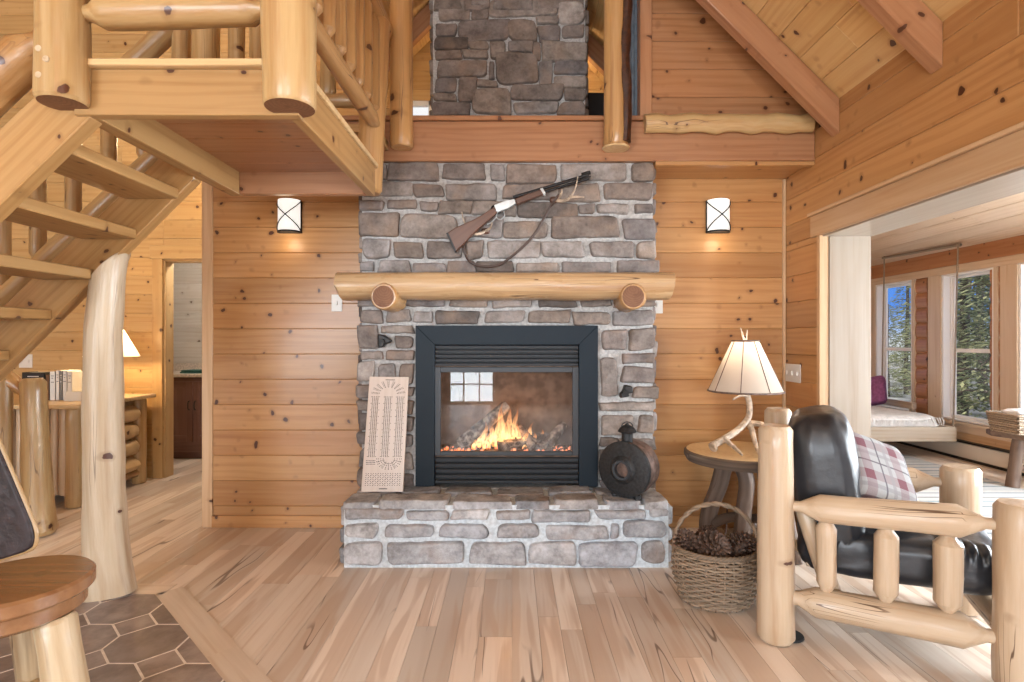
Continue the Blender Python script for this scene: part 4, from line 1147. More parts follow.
mb = MB(); mb.lathe([(.012, .5), (.03, .53), (.034, .56), (.025, .59), (.005, .6)], LC, 16); mb.build('bulb', emit_mat('bulb', (1, .8, .55), 6), lp)
l = bpy.data.lights.new('lamp_bulb', 'POINT'); l.energy = 5.5; l.color = (1, .8, .56); l.shadow_soft_size = .05
o = bpy.data.objects.new('lamp_bulb', l); C.objects.link(o); o.location = LC + Vector((0, 0, .63))
mb = MB(); mb.tube(arc([(1.45, 3.64, .012), (1.42, 3.5, .01), (1.36, 3.38, .012), (1.28, 3.42, .01), (1.32, 3.58, .012), (1.42, 3.72, .06), (1.5, 3.9, .2)], 8), .005, 6)
tag(mb.build('lamp_cord', M['rust']), 'brown lamp cord looping on the floor below the table', 'cord')
# ================================================================== BASKET OF PINECONES
BC = Vector((1.045, 2.87, 0)); BH = .275
bk = thing('wicker_basket', 'oval wicker basket with hoop handle holding pinecones', 'basket', BC)
def brad(z):
    t = z / BH
    return .150 + .062 * math.sin(PI * min(1, t * .62 + .06)) - .010 * max(0, t - .8)
SXY = (1.0, .86)
nst = 30
mb = MB()
for k in range(nst):
    a = 2 * PI * k / nst
    mb.tube([(BC.x + brad(z) * math.cos(a) * SXY[0], BC.y + brad(z) * math.sin(a) * SXY[1], z) for z in [.006 + (BH - .01) * i / 8 for i in range(9)]], .0045, 6)
nr = 19
for r_ in range(nr):
    z = .012 + (BH - .02) * (r_ + .5) / nr
    L = []
    for i in range(nst * 4 + 1):
        a = 2 * PI * i / (nst * 4)
        q = brad(z) + .007 * math.cos(a * nst / 2 + PI * (r_ % 2)) + R(-.001, .001)
        L.append((BC.x + q * math.cos(a) * SXY[0], BC.y + q * math.sin(a) * SXY[1], z + R(-.0015, .0015)))
    mb.tube(L, R(.0062, .0075), 6, cap=False)
mb.lathe([(.001, .006), (.15, .008), (.15, .014), (.001, .014)], BC, 30, sc=SXY, cap=False)
mb.build('woven_body', M['wicker'], bk, smooth=180)
mb = MB()
for q in range(3):
    L = []
    for i in range(121):
        a = 2 * PI * i / 120; rr_ = brad(BH) + .006 * math.cos(a * 18 + q * 2.1)
        L.append((BC.x + rr_ * math.cos(a) * SXY[0], BC.y + rr_ * math.sin(a) * SXY[1], BH + .007 * math.sin(a * 18 + q * 2.1)))
    mb.tube(L, .0078, 6, cap=False)
mb.build('rim', M['wicker'], bk, smooth=180)
mb = MB()
for q in range(2):
    L = []
    for i in range(33):
        t = i / 32; a = PI * t
        L.append(BC + Vector((-.205 * math.cos(a), .04 - .08 * t + .007 * math.cos(t * 40 + q * PI), BH - .03 + .25 * math.sin(a) ** .8 + .006 * math.sin(t * 40 + q * PI))))
    mb.tube(L, .0085, 8)
mb.build('handle', M['wicker'], bk, smooth=180)
def pinecone(c, ax, s_, label):
    ax = Vector(ax).normalized(); ux = ax.orthogonal().normalized(); uy = ax.cross(ux); c = Vector(c)
    mb = MB()
    mb.lathe([(.006, -.05 * s_), (.02 * s_, -.035 * s_), (.022 * s_, 0), (.012 * s_, .05 * s_), (.002, .065 * s_)], c, 10, ax)
    N = 88
    for i in range(N):
        t = i / (N - 1); a = i * 2.39996; h = (-.05 + .12 * t) * s_
        r = (.048 * math.sin(PI * (t * .8 + .2)) ** .8 + .006) * s_
        dr_ = ux * math.cos(a) + uy * math.sin(a); tg = ux * -math.sin(a) + uy * math.cos(a)
        w = .011 * s_ * (1 - .4 * t); tilt = ax * (.35 + t * .9)
        dv = (dr_ + tilt * .6).normalized(); up = dv.cross(tg).normalized()
        b0 = c + ax * h + dr_ * .012 * s_; e = b0 + dv * r
        V = [b0 - tg * w * .4, b0 + tg * w * .4, e + tg * w * .9 - dv * .006, e + up * .004, e - tg * w * .9 - dv * .006, e - dv * .004 - up * .005 * s_]
        mb.add(V, [(0, 1, 2, 3, 4), (1, 0, 5), (2, 1, 5), (3, 2, 5), (4, 3, 5), (0, 4, 5)])
    tag(mb.build('pinecone', M['cone'], smooth=0), label, 'pinecone', 'pinecones in the wicker basket')
pinecone(BC + Vector((-.15, .01, .285)), (-.3, -.5, 1), 1.1, 'brown pinecone tipped against the left side of the basket rim')
pinecone(BC + Vector((-.04, -.03, .275)), (.2, -.9, .5), 1.5, 'large brown pinecone on top in the middle of the basket')
pinecone(BC + Vector((.11, -.02, .265)), (.5, -.3, .8), 1.35, 'brown pinecone at the right of the basket rim')
pinecone(BC + Vector((.02, .12, .255)), (-.5, .4, .7), 1.2, 'brown pinecone behind the large middle one in the basket')
pinecone(BC + Vector((.03, -.1, .19)), (.9, -.2, .1), 1.2, 'brown pinecone low at the front of the basket')
# ================================================================== LOG ARMCHAIR
NB, NF = Vector((1.172, 2.49, 0)), Vector((1.93, 2.125, 0))
WD = Vector((.329, .64, 0))
FB, FF = NB + WD - Vector((.015, 0, 0)), NF + WD - Vector((.045, 0, 0))
fa = (NF - NB).normalized(); wb_ = WD.normalized()
ch = thing('log_armchair', 'peeled log armchair with black leather cushions', 'armchair', (NB + FF) / 2)
def clog(name, p0, p1, r0, r1, **k):
    mb = MB(); mb.log(p0, p1, r0, r1, **k); return mb.build(name, M['chairlog'], ch)
up = lambda v, z: Vector((v.x, v.y, z))
for nm, p, h, r0, r1 in (('back_post', NB, .955, .079, .070), ('back_post', FB, .955, .076, .069), ('front_post', NF, .715, .084, .082), ('front_post', FF, .712, .084, .082)):
    clog(nm, up(p, 0.006), up(p, h), r0, r1, seg=28, wob=.05, ch=.018)
for s_, a, b in (('near', NB, NF), ('far', FB, FF)):
    A, B = up(a + fa * .055, .605), up(b - fa * .06, .625)
    clog('arm_rail', A, B, .058, .064, tip0=(.12, .022), tip1=(.13, .022), seg=24)
    clog('lower_rail', up(a + fa * .055, .205), up(b - fa * .06, .19), .062, .068, tip0=(.1, .03), tip1=(.12, .026), seg=24)
    for k, t in enumerate((.235, .49, .735)):
        q = a + (b - a) * t
        clog('spindle', up(q, .235), up(q, .575), .04 + .004 * k, .042 + .004 * k, tip0=(.06, .02), tip1=(.05, .022), seg=16, wob=.1)
clog('front_rail', up(NF + wb_ * .06, .19), up(FF - wb_ * .06, .19), .055, .055, tip0=(.09, .025), tip1=(.09, .025))
clog('back_rail', up(NB + wb_ * .06, .22), up(FB - wb_ * .06, .22), .05, .05, tip0=(.08, .025), tip1=(.08, .025))
clog('back_rail', up(NB + wb_ * .06, .80), up(FB - wb_ * .06, .80), .05, .05, tip0=(.08, .025), tip1=(.08, .025))
# sloped support under the back cushion
for q in (.08, .62):
    clog('back_slat', up(NB + fa * .23 + wb_ * q, .2), up(NB + fa * .10 + wb_ * q, .60), .04, .036, seg=12, wob=.15)
mid = NB + WD / 2
mb = MB(); bu = (EZ * .99 - fa * .12).normalized(); bn = (fa * .99 + EZ * .12).normalized()
bcen = up(mid, 0) + fa * .205 + EZ * .665
mb.cushion(bcen, wb_ * .29, bu * .338, bn * .138, .34, .38, 80, 56, wr=.032)
mb.build('back_cushion', M['leather'], ch, smooth=180)
mb = MB(); sc_ = up(mid, 0) + fa * .47 + EZ * .395
mb.cushion(sc_, fa * .385, wb_ * .285, EZ * .105, .25, .3, 220, 40, wr=.03)
for i, v in enumerate(mb.V):
    q = Vector(v) - sc_; x, y, z = q.dot(fa), q.dot(wb_), q.z
    m_ = min(1, max(0, (z - .02) / .05)) * min(1, max(0, (abs(y) - .15) / .08))
    mb.V[i] = tuple(Vector(v) + (EZ * .011 + wb_ * math.copysign(.008, y)) * m_ * math.sin(x * 2 * PI / .047 + 2 * noise.noise(Vector((x * 8, y, 0)))))
mb.build('seat_cushion', M['leather'], ch, smooth=180)
mb = MB(); mb.obox(up(mid, .325) + fa * .42, fa * .6, wb_ * .5, (0, 0, .03)); mb.build('seat_deck', M['chairlog'], ch, bevel=.004)
# plaid pillow
pl = up(mid, 0) + fa * .395 - wb_ * .03 + EZ * .712
pn = (fa * .62 + EZ * .60 - wb_ * .50).normalized(); pu = (EZ - pn * pn.z).normalized(); pv = pu.cross(pn)
pu2 = (pu * .90 + pv * .43).normalized(); pv2 = pu2.cross(pn)
mb = MB(); mb.cushion(pl, pu2 * .176, pv2 * .172, pn * .08, .38, .32, 64, 36, wr=.02)
tag(mb.build('plaid_pillow', M['plaid'], smooth=180), 'red and grey plaid pillow leaning on the armchair back cushion', 'pillow')
mb = MB(); mb.lathe([(.058, 0), (.062, .003), (.06, .01), (.04, .012)], (NB.x + .075, NB.y + .03, 0.0005), 24); tag(mb.build('floor_glide', M['felt'], smooth=40), 'black round floor glide beside the near back post of the armchair', 'glide')
# ================================================================== STAIRS AND LANDING
LX0, LX1, LY0, LY1 = -1.62, -.79, 2.07, 3.23
LZ0, LZ1 = 2.165, 2.335
TAN = .95
def sz(x): return 2.149 + TAN * (x + 1.578)      # stringer lower edge
st = thing('staircase', 'open pine staircase with thick treads rising to the landing', 'stairs', (-2.6, 2.5, 0))
def stringer(y0, y1, xt, dz=0.0):
    sz = lambda x: 2.149 + dz + TAN * (x + 1.578)
    xb = -3.84
    v = .275
    poly = [(xb, y0, 0.002), (xb + .14, y0, max(.002, sz(xb + .14))), (xt, y0, sz(xt)), (xt, y0, min(LZ1, sz(xt) + v)), (-1.93 + .29, y0, LZ1)]
    if y0 < 2.5: xt = (LZ0 - 2.149 - dz) / TAN - 1.578
    xt2 = (LZ1 - v - 2.149 - dz) / TAN - 1.578
    poly = [(xb, y0, .002), (xb + .06, y0, .002), (xt, y0, sz(xt)), (xt, y0, LZ1), (xt2, y0, LZ1), (xb, y0, sz(xb) + v)]
    mb = MB(); mb.prism(poly, (0, 1, 0), y1 - y0, along=(1, 0, TAN)); mb.build('stringer', M['stair'], st, bevel=.004)
stringer(2.085, 2.155, LX0 + .02, .01)
stringer(2.85, 2.92, LX0 + .0, .045)
for i in range(10):
    x1, z = -1.695 - .215 * i, 2.052 - .205 * i
    if z < .1: break
    mb = MB(); mb.box(x1 - .27, x1, 2.155, 2.85, z, z + .052, 'y'); mb.build('tread', M['stair'], st, bevel=.005)
ld = thing('stair_landing', 'square pine stair landing overhanging the hall', 'landing', (-1.2, 2.65, LZ0))
mb = MB(); mb.box(LX0, LX1 + .0, LY0, LY0 + .045, LZ0, LZ1, 'x'); mb.build('front_fascia', M['stair'], ld, bevel=.003)
mb = MB(); mb.box(LX1 - .045, LX1, LY0 + .045, LY1, LZ0, LZ1, 'y'); mb.build('side_fascia', M['stair'], ld, bevel=.003)
mb = MB(); mb.box(LX0, LX0 + .07, LY0 + .045, LY1, LZ0, LZ1 - .03, 'y'); mb.build('side_joist', M['stair'], ld, bevel=.003)
mb = MB(); mb.box(LX0 + .07, LX1 - .045, LY1 - .05, LY1, LZ0, LZ1 - .03, 'x'); mb.build('back_joist', M['beam'], ld, bevel=.003)
mb = MB(); y = LY0 + .045
while y < LY1 - .05:
    e = min(y + BW, LY1 - .05); mb.box(LX0 + .02, LX1 - .02, y, e - .0012, LZ1 - .045, LZ1 - .02, 'x'); y += BW
mb.build('underside_boards', M['beam'], ld, bevel=.003)
mb = MB(); mb.box(LX0 - .01, LX1 + .012, LY0 - .03, LY1 + .03, LZ1, LZ1 + .027, 'x'); mb.build('floor_ledge', M['slab'], ld, bevel=.004)
# ledge is stepped up to the loft by one more tread
mb = MB(); mb.box(LX0, LX1, LY1 + .04, 3.585, 2.55, 2.6, 'x'); mb.build('upper_tread', M['stair'], ld, bevel=.004)
fr = thing('landing_front_railing', 'front landing railing of two thick log posts and a log rail', 'railing', (-1.23, 2.0, 2.2))
def rlog(name, p0, p1, r0, r1, m='log', par=None, **k):
    mb = MB(); mb.log(p0, p1, r0, r1, **k); return mb.build(name, M[m], par or fr)
rlog('post', (-1.628, 2.03, 2.19), (-1.63, 2.03, 3.45), .083, .081, seg=32, wob=.05)
rlog('post', (-.805, 2.03, 2.175), (-.81, 2.03, 3.45), .094, .092, seg=32, wob=.08)
rlog('bottom_rail', (-1.56, 2.045, 2.525), (-.89, 2.045, 2.54), .058, .056, tip0=(.07, .03), tip1=(.06, .03), seg=24)
rlog('top_rail', (-1.56, 2.045, 3.2), (-.89, 2.045, 3.2), .055, .055, tip0=(.07, .03), tip1=(.06, .03))
for i in range(4): rlog('baluster', (-1.44 + .14 * i, 2.045, 2.56), (-1.44 + .14 * i, 2.045, 3.17), .034, .034, seg=12, tip0=(.06, .018), tip1=(.06, .018))
for x, z, r in ((-1.628, 2.189, .078), (-.805, 2.174, .089)):
    mb = MB(); mb.lathe([(.001, 0), (r * .97, 0), (r * .93, .003)], (x, 2.03, z - .001), 32, cap=False); mb.build('cut_end', M['cutend'], fr)
for dx_, dz in ((-.032, .10), (-.004, .062), (-.032, .008)):
    mb = MB(); c = Vector((-1.628 + dx_ + .01, 2.03 - math.sqrt(.083 ** 2 - (dx_ + .01) ** 2) - .001, 2.25 + dz)); mb.lathe([(.011, 0), (.011, .004)], c + Vector((0, .004, 0)), 12, (0, -1, 0)); mb.build('screw_plug', M['loggrey'], fr)
sr = thing('landing_side_railing', 'landing side railing with a row of close log balusters', 'railing', (-.81, 2.8, 2.2))
rlog('post', (-.852, 3.32, 2.205), (-.80, 3.32, 3.235), .078, .078, 'logwarm', sr, seg=24, ch=.02)
rlog('bottom_rail', (-.81, 2.11, 2.60), (-.80, 3.27, 2.60), .042, .045, 'logwarm', sr, tip1=(.09, .03), seg=20)
rlog('top_rail', (-.81, 2.11, 3.26), (-.79, 3.58, 3.26), .05, .052, 'logwarm', sr, seg=20)
for i in range(7):
    y = 2.26 + .16 * i
    rlog('baluster', (-.81, y, 2.635), (-.81, y, 3.235), .047, .046, 'logwarm', sr, seg=14, tip0=(.04, .026), tip1=(.06, .025))
rl = thing('stair_far_railing', 'log railing along the far side of the staircase', 'railing', (-2.4, 3.0, 1.5))
def fz(x): return 2.144 + .93 * (x + 2.084)
rlog('bottom_rail', (-3.7, 3.0, fz(-3.7)), (-1.62, 3.0, fz(-1.62)), .055, .055, 'log', rl, seg=20)
rlog('top_rail', (-3.7, 3.0, fz(-3.7) + .62), (-1.62, 3.0, fz(-1.62) + .62), .055, .055, 'log', rl, seg=20)
for i in range(10):
    x = -1.78 - .19 * i
    rlog('baluster', (x, 3.0, fz(x) + .03), (x, 3.0, fz(x) + .62), .038, .037, 'log', rl, seg=14, tip0=(.05, .02), tip1=(.05, .02))
nr_ = thing('stair_near_railing', 'thick log rail rising along the near side of the staircase to the landing post', 'railing', (-2.2, 2.05, 1.8))
rlog('bottom_rail', (-3.0, 2.05, sz(-3.0) + .40), (-1.70, 2.05, sz(-1.70) + .42), .076, .074, 'logwarm', nr_, tip1=(.10, .035), seg=26)
rlog('top_rail', (-3.0, 2.05, sz(-3.0) + .95), (-1.72, 2.05, sz(-1.72) + .95), .06, .06, 'log', nr_)
for i in range(5): 
    x = -1.95 - .2 * i; rlog('baluster', (x, 2.05, sz(x) + .36), (x, 2.05, sz(x) + .93), .036, .036, 'log', nr_, seg=12)
# flared support post
mb = MB()
zs_ = [.006, .04, .15, .35, .60, .82, 1.10, 1.335, 1.6, 1.90]; xs_ = [-2.112, -2.116, -2.125, -2.131, -2.134, -2.134, -2.129, -2.121, -2.10, -2.062]; rs_ = [.120, .118, .106, .099, .095, .093, .090, .086, .081, .076]
L0 = arc([(a, 2.95 - .03 * c, c) for a, c in zip(xs_, zs_)], 4)
def lerp_r(z):
    for k in range(9):
        if z <= zs_[k + 1]: return rs_[k] + (rs_[k + 1] - rs_[k]) * (z - zs_[k]) / (zs_[k + 1] - zs_[k])
    return rs_[-1]
mb.tube(L0, [lerp_r(p.z) for p in L0], 40, wob=.07)
for i, v in enumerate(mb.V):
    x, y, z = v
    t = max(0, 1 - z / .5)
    a = math.atan2(y - 2.95, x + 2.13)
    k = 1 + t * t * .16 * math.cos(3 * a + .6)
    zz = min(z, sz(x) + .045 - .012) if z > 1.5 else z
    mb.V[i] = (-2.13 + (x + 2.13) * k, 2.95 + (y - 2.95) * k, zz)
tag(mb.build('log_post', M['loggrey'], smooth=60), 'tall pale log post with flared foot holding up the staircase', 'post')
# loft railing left of the chimney and posts on the beam
lr = thing('loft_railing', 'loft railing of upright logs seen above the landing', 'railing', (-1.6, 3.62, 2.78))
rlog('bottom_rail', (-2.2, 3.66, 2.90), (-.86, 3.66, 2.90), .045, .045, 'log', lr)
rlog('top_rail', (-2.2, 3.66, 3.62), (-.86, 3.66, 3.62), .05, .05, 'log', lr)
for x, r in ((-2.16, .055), (-2.0, .085), (-1.80, .05), (-1.66, .05), (-1.50, .05), (-1.35, .05), (-1.2, .05), (-1.05, .05), (-.95, .05)):
    rlog('baluster', (x, 3.66, 2.93), (x, 3.66, 3.6), r, r, 'log', lr, seg=16)
mb = MB(); mb.log((-.70, 3.545, 2.553), (-.70, 3.545, 4.0), .072, .072, seg=24, wob=.05); tag(mb.build('loft_post', M['logwarm']), 'smooth orange log post on the beam between landing railing and upper chimney', 'post')
lp2 = thing('loft_bark_post', 'varnished log post with a dark bark strip, right of the upper chimney', 'post', (.655, 3.54, 2.55))
rlog('shaft', (.655, 3.535, 2.553), (.66, 3.535, 3.97), .078, .074, 'logwarm', lp2, seg=32, wob=.06)
mb = MB(); L = [(.655 + .052 + .008 * math.sin(z * 9), 3.535 - .048, 2.57 + z) for z in [i * .06 for i in range(23)]]
mb.tube(L, [.034 + .009 * noise.noise(Vector((0, 0, z[2] * 7))) for z in L], 10, wob=.2); mb.build('bark_strip', plain('dark_bark', (.045, .014, .006), .45, nz=.4, nscale=30, bump=.4), lp2)
mb = MB(); mb.lathe([(.080, -.012), (.086, -.004), (.08, .0)], (.655, 3.535, 2.553), 28); mb.build('post_foot', M['slab'], lp2)
# ================================================================== HALL: NEWEL, DESK, BOOKS, LAMP
nw = thing('hall_newel_railing', 'newel post with log rails in front of the log desk', 'railing', (-3.17, 3.78, 0))
rlog('newel_post', (-3.243, 3.84, 0.006), (-3.285, 3.84, 1.075), .092, .074, 'log', nw, seg=32, flare=.02, ch=.03)
rlog('top_rail', (-4.1, 3.80, 1.56), (-3.33, 3.82, .985), .062, .062, 'logwarm', nw, tip1=(.10, .035))
rlog('bottom_rail', (-4.1, 3.62, .30), (-3.33, 3.76, .30), .062, .062, 'log', nw, tip1=(.12, .03))
rlog('baluster', (-3.44, 3.79, .33), (-3.44, 3.79, 1.08), .05, .05, 'log', nw)
rlog('baluster', (-3.66, 3.77, .33), (-3.66, 3.77, 1.2), .05, .05, 'log', nw)
DK = thing('log_desk', 'log desk with half log front and split log drawer side', 'desk', (-4.2, 4.85, 0))
DXa, DXb, DYa, DYb, DT = -5.1, -3.44, 4.43, 5.3, .795
mb = MB(); mb.box(DXa - .05, DXb + .05, DYa - .05, DYb + .04, DT, DT + .035, 'x'); mb.build('desk_top', M['slab'], DK, bevel=.008, seg=2)
rlog_d = lambda nm, a, b, r, m='logwarm', **k: rlog(nm, a, b, r, r * .95, m, DK, **k)
for x, y in ((DXb - .06, DYa + .05), (DXb - .05, DYb - .06), (DXa + .06, DYa + .05)): rlog_d('leg', (x, y, .004), (x, y, DT), .062, 'log', seg=18)
x = DXa + .14
while x < DXb - .12:
    r = R(.04, .055); rlog_d('front_half_log', (x, DYa + .06, .10), (x, DYa + .06, DT - .005), r, 'chairlog', seg=14); x += r * 2
mb = MB(); mb.box(DXa + .05, DXb - .06, DYa + .07, DYb - .03, .10, DT - .01); mb.build('carcass', M['stair'], DK)
for i in range(4):
    z = .20 + .155 * i
    rlog_d('drawer_front', (DXb - .04, DYa + .14, z), (DXb - .04, DYb - .15, z), .072, 'slab', seg=16, wob=.25)
rlog_d('stretcher', (DXb - .05, DYa + .1, .11), (DXb - .05, DYb - .08, .11), .04)
bx = P(25, 0, 4.75).x
bz = DT + .036
def book(x, w, h, d_, m, label, lines=False, tilt=0, y=4.72):
    t = thing('book', label, 'book', (x + w / 2, y, bz), 'books standing on the log desk')
    mb = MB(); mb.box(x + .002, x + w - .002, y + .004, y + d_ - .004, bz + .003, bz + h - .003); mb.build('pages', M['paper'], t)
    mb = MB()
    mb.box(x, x + w, y, y + .004, bz, bz + h); mb.box(x, x + .003, y, y + d_, bz, bz + h); mb.box(x + w - .003, x + w, y, y + d_, bz, bz + h)
    mb.build('cover', m, t, bevel=.001)
    if lines:
        mb = MB()
        for z, l in ((.84, .5), (.76, .3), (.62, .6)): mb.box(x + w / 2 - w * l / 2, x + w / 2 + w * l / 2, y - .0015, y, bz + h * z, bz + h * z + .006)
        mb.build('spine_print', M['book_white'] if m is not M['book_white'] else M['book_grey'], t)
book(bx, .19, .235, .16, M['book_black'], 'wide black book at the newel post end of the desk book row', True)
book(bx + .20, .03, .215, .15, M['book_brown'], 'thin brown book next to the wide black book')
book(bx + .235, .045, .24, .16, M['book_white'], 'white spined book right after the thin brown book', True)
book(bx + .285, .03, .25, .16, M['book_white'], 'slim tall white book beside the dark grey spine', True)
book(bx + .318, .022, .245, .15, M['book_grey'], 'dark grey spined book in the middle of the white ones', True)
book(bx + .343, .035, .25, .16, M['book_white'], 'white book standing right of the dark grey spine', True)
book(bx + .382, .04, .24, .16, M['book_white'], 'white book standing at the right end of the book row', True)
t = thing('note_card', 'small white card standing beside the books', 'card', (bx + .46, 4.66, bz))
mb = MB(); mb.prism([(bx + .42, 4.64, bz), (bx + .56, 4.66, bz), (bx + .56, 4.68, bz + .075), (bx + .42, 4.66, bz + .075)], (0, 1, 0), .002); mb.prism([(bx + .42, 4.70, bz), (bx + .56, 4.72, bz), (bx + .56, 4.68, bz + .075), (bx + .42, 4.66, bz + .075)], (0, 1, 0), .002); mb.build('folded_card', M['book_white'], t)
dlx = P(112, 0, 5.05).x
DLc = Vector((dlx, 5.05, bz))
dlm = thing('desk_lamp', 'desk lamp with white cone shade mostly behind the log post', 'lamp', DLc)
mb = MB(); mb.lathe([(.09, 0), (.09, .015), (.03, .03), (.025, .12), (.05, .2), (.03, .28), (.012, .3), (.012, .36)], DLc, 24); mb.build('lamp_base', M['rust'], dlm)
mb = MB(); mb.lathe([(.215, .36), (.09, .60)], DLc, 36, cap=False); mb.build('shade', shade_mat('desk_shade', (.8, .72, .6), .35, (1, .82, .6)), dlm, smooth=180)
l = bpy.data.lights.new('desk_bulb', 'POINT'); l.energy = 20; l.color = (1, .72, .40); l.shadow_soft_size = .06
o = bpy.data.objects.new('desk_bulb', l); C.objects.link(o); o.location = DLc + Vector((0, 0, .48))
# vanity
vn = thing('bathroom_vanity', 'dark brown bathroom vanity with two panel doors', 'vanity', (-3.2, 6.55, 0))
VX0, VX1, VY, VZ = -4.2, -2.6, 6.26, .925
mb = MB(); mb.box(VX0, VX1, VY + .02, 6.98, .09, VZ); mb.box(VX0 + .02, VX1, VY + .08, 6.98, 0, .09); mb.build('body', M['vanity'], vn, bevel=.003)
mb = MB(); mb.box(VX0 - .02, VX1 + .02, VY - .02, 6.98, VZ, VZ + .035); mb.box(VX0, VX1, 6.96, 6.98, VZ + .035, VZ + .13); mb.build('countertop', M['counter'], vn, bevel=.004)
xs = [-3.95, -3.57, -3.19, -2.81]
for i in range(3):
    a, b = xs[i], xs[i + 1]
    mb = MB()
    for q in ((a + .004, a + .07, .2, VZ - .05), (b - .07, b - .004, .2, VZ - .05), (a + .07, b - .07, .2, .27), (a + .07, b - .07, VZ - .12, VZ - .05)): mb.box(q[0], q[1], VY, VY + .02, q[2], q[3])
    mb.box(a + .07, b - .07, VY + .012, VY + .02, .27, VZ - .12); dd = mb.build('door', M['vanity'], vn, bevel=.002)
    s_ = b - .035 if i == 0 else a + .035
    mb = MB(); mb.tube(arc([(s_, VY, .66), (s_, VY - .03, .645), (s_, VY - .03, .575), (s_, VY, .56)], 4), .006, 8); mb.build('handle', M['black'], dd)
q = P(188, 373, 6.45)
mb = MB(); 
for i in range(2): mb.cushion((q.x + .09, 6.45, VZ + .046 + .018 * i), (.15 - .01 * i, 0, 0), (0, .1, 0), (0, 0, .0115), .4, .4, 24, 10)
tag(mb.build('folded_towel', M['teal'], smooth=180), 'dark teal folded towel on the vanity countertop', 'towel')
# ================================================================== BAR STOOL
SC = Vector((-1.445, 1.62, .64)); SR = .195
bs = thing('bar_stool', 'round wooden bar stool with log legs and dark leather backrest', 'stool', (SC.x, SC.y, 0))
mb = MB(); mb.lathe([(.001, -.045), (SR - .006, -.045), (SR, -.038), (SR, -.008), (SR - .008, 0), (.001, .0)], SC, 64, xdir=(1, 0, 0), cap=False)
mb.W = [(SC.x + x - SC.x + 3, (y - SC.y) + .22, z - .6) for x, y, z in mb.V]; mb.build('seat', M['stool'], bs)
mb = MB(); mb.lathe([(.001, -.10), (SR - .035, -.10), (SR - .02, -.088), (SR - .02, -.052), (SR - .028, -.0455), (.001, -.0455)], SC, 64, xdir=(1, 0, 0), cap=False); mb.W = [(x + 2, (y - SC.y) + .2, z) for x, y, z in mb.V]; mb.build('swivel_base', M['stool'], bs)
for a in (12, 132, 252):
    a = math.radians(a - 18); dv = Vector((math.cos(a), math.sin(a), 0))
    mb = MB(); mb.log(SC + dv * .235 - EZ * (SC.z - .006), SC + dv * .135 - EZ * .10, .058, .053, seg=24, wob=.15); mb.build('leg', M['barky'], bs)
for z in (.25,):
    for k in range(3):
        a, b = [math.radians(q - 18 + 120 * k) for q in (12, 132)]
        mb = MB(); mb.log(SC + Vector((math.cos(a), math.sin(a), 0)) * .165 + EZ * (z - SC.z), SC + Vector((math.cos(b), math.sin(b), 0)) * .165 + EZ * (z - SC.z), .025, .025, seg=12); mb.build('stretcher', M['log'], bs)
# leather back panel: upright, curved corner, seen edge to the frame
BYp = 1.50
cor = [P(-60, 330, BYp), P(-16, 420, BYp), P(1, 458, BYp), P(29, 524, BYp), P(32, 538, BYp), P(30, 548, BYp), P(22, 553, BYp), P(0, 560, BYp), P(-60, 575, BYp), P(-120, 585, BYp), P(-190, 560, BYp), P(-210, 500, BYp), P(-190, 400, BYp), P(-150, 330, BYp)]
mb = MB(); mb.prism(cor, (0, 1, 0), .022, along=(0, 0, 1)); mb.build('backrest', M['leather_brown'], bs, bevel=.006, seg=3)
mb = MB(); L = arc(cor + [cor[0]], 5); mb.tube([p + Vector((.0, .014, 0)) for p in L], .0055, 8, cap=False); mb.build('backrest_welt', plain('tan_welt', (.32, .2, .09), .4), bs)
for x in (-.1, .02):
    mb = MB(); mb.tube(arc([SC + Vector((-.09 + x, .0, -.06)), SC + Vector((-.2 + x * .6, -.08, -.03)), (SC.x - .17 + x, BYp + .05, SC.z + .12), (SC.x - .17 + x, BYp + .05, SC.z + .3)]), .012, 8); mb.build('back_bracket', M['iron'], bs)
# ================================================================== SUNROOM
SX, SY1 = 5.1, 8.3
WZ0, WZ1 = .42, 2.11
wins = [(7.12, 7.84), (5.91, 6.64), (4.91, 5.63), (3.75, 4.47), (2.55, 3.27), (1.07, 1.80), (-.14, .59)]
mb = MB()
mb.box(SX, SX + .16, YB, 8.4, 0, WZ0 - .03, 'y'); mb.box(SX, SX + .16, YB, 8.4, WZ1 + .02, 3.0, 'y')
ed = [8.4] + [v for w in wins for v in (w[1], w[0])] + [YB]
for i in range(0, len(ed), 2):
    a, b = ed[i], ed[i + 1]
    mb.box(SX + .02, SX + .16, b, a, WZ0 - .03, WZ1 + .02, 'z')
struct(mb, 'wall_sunroom', M['trim'], 'window wall of the sunroom', bevel=.003)
k = 10
for i in range(0, len(ed), 2):
    a, b = ed[i], ed[i + 1]
    if a - b > 1: continue
    # log siding post strip with pale casings either side
    mb = MB(); m_ = (a + b) / 2
    for j in range(9): mb.tube([(SX + .012, m_ + .0, WZ0 + .1 + .188 * j), (SX + .012, m_ + .20, WZ0 + .1 + .188 * j)], .094, 14, flat=(1, .22), up=(0, 0, 1))
    struct(mb, 'trim_%d' % k, M['beam'], 'brown log siding strip between two sunroom windows'); k += 1
mb = MB()
for a, b in wins:
    mb.box(SX - .022, SX + .02, a - .05, a, WZ0 - .06, WZ1 + .1, 'z'); mb.box(SX - .022, SX + .02, b, b + .20, WZ0 - .06, WZ1 + .1, 'z')
mb.box(SX - .025, SX + .02, YB, 8.3, WZ1 + .0, WZ1 + .09, 'y'); mb.box(SX - .05, SX + .08, YB, 8.3, WZ0 - .045, WZ0 - .005, 'y')
mb.box(SX - .02, SX, YB, 8.3, WZ0 - .12, WZ0 - .045, 'y')
struct(mb, 'trim_%d' % k, M['paleboard'], 'pale casings and sill of the sunroom windows', bevel=.003); k += 1
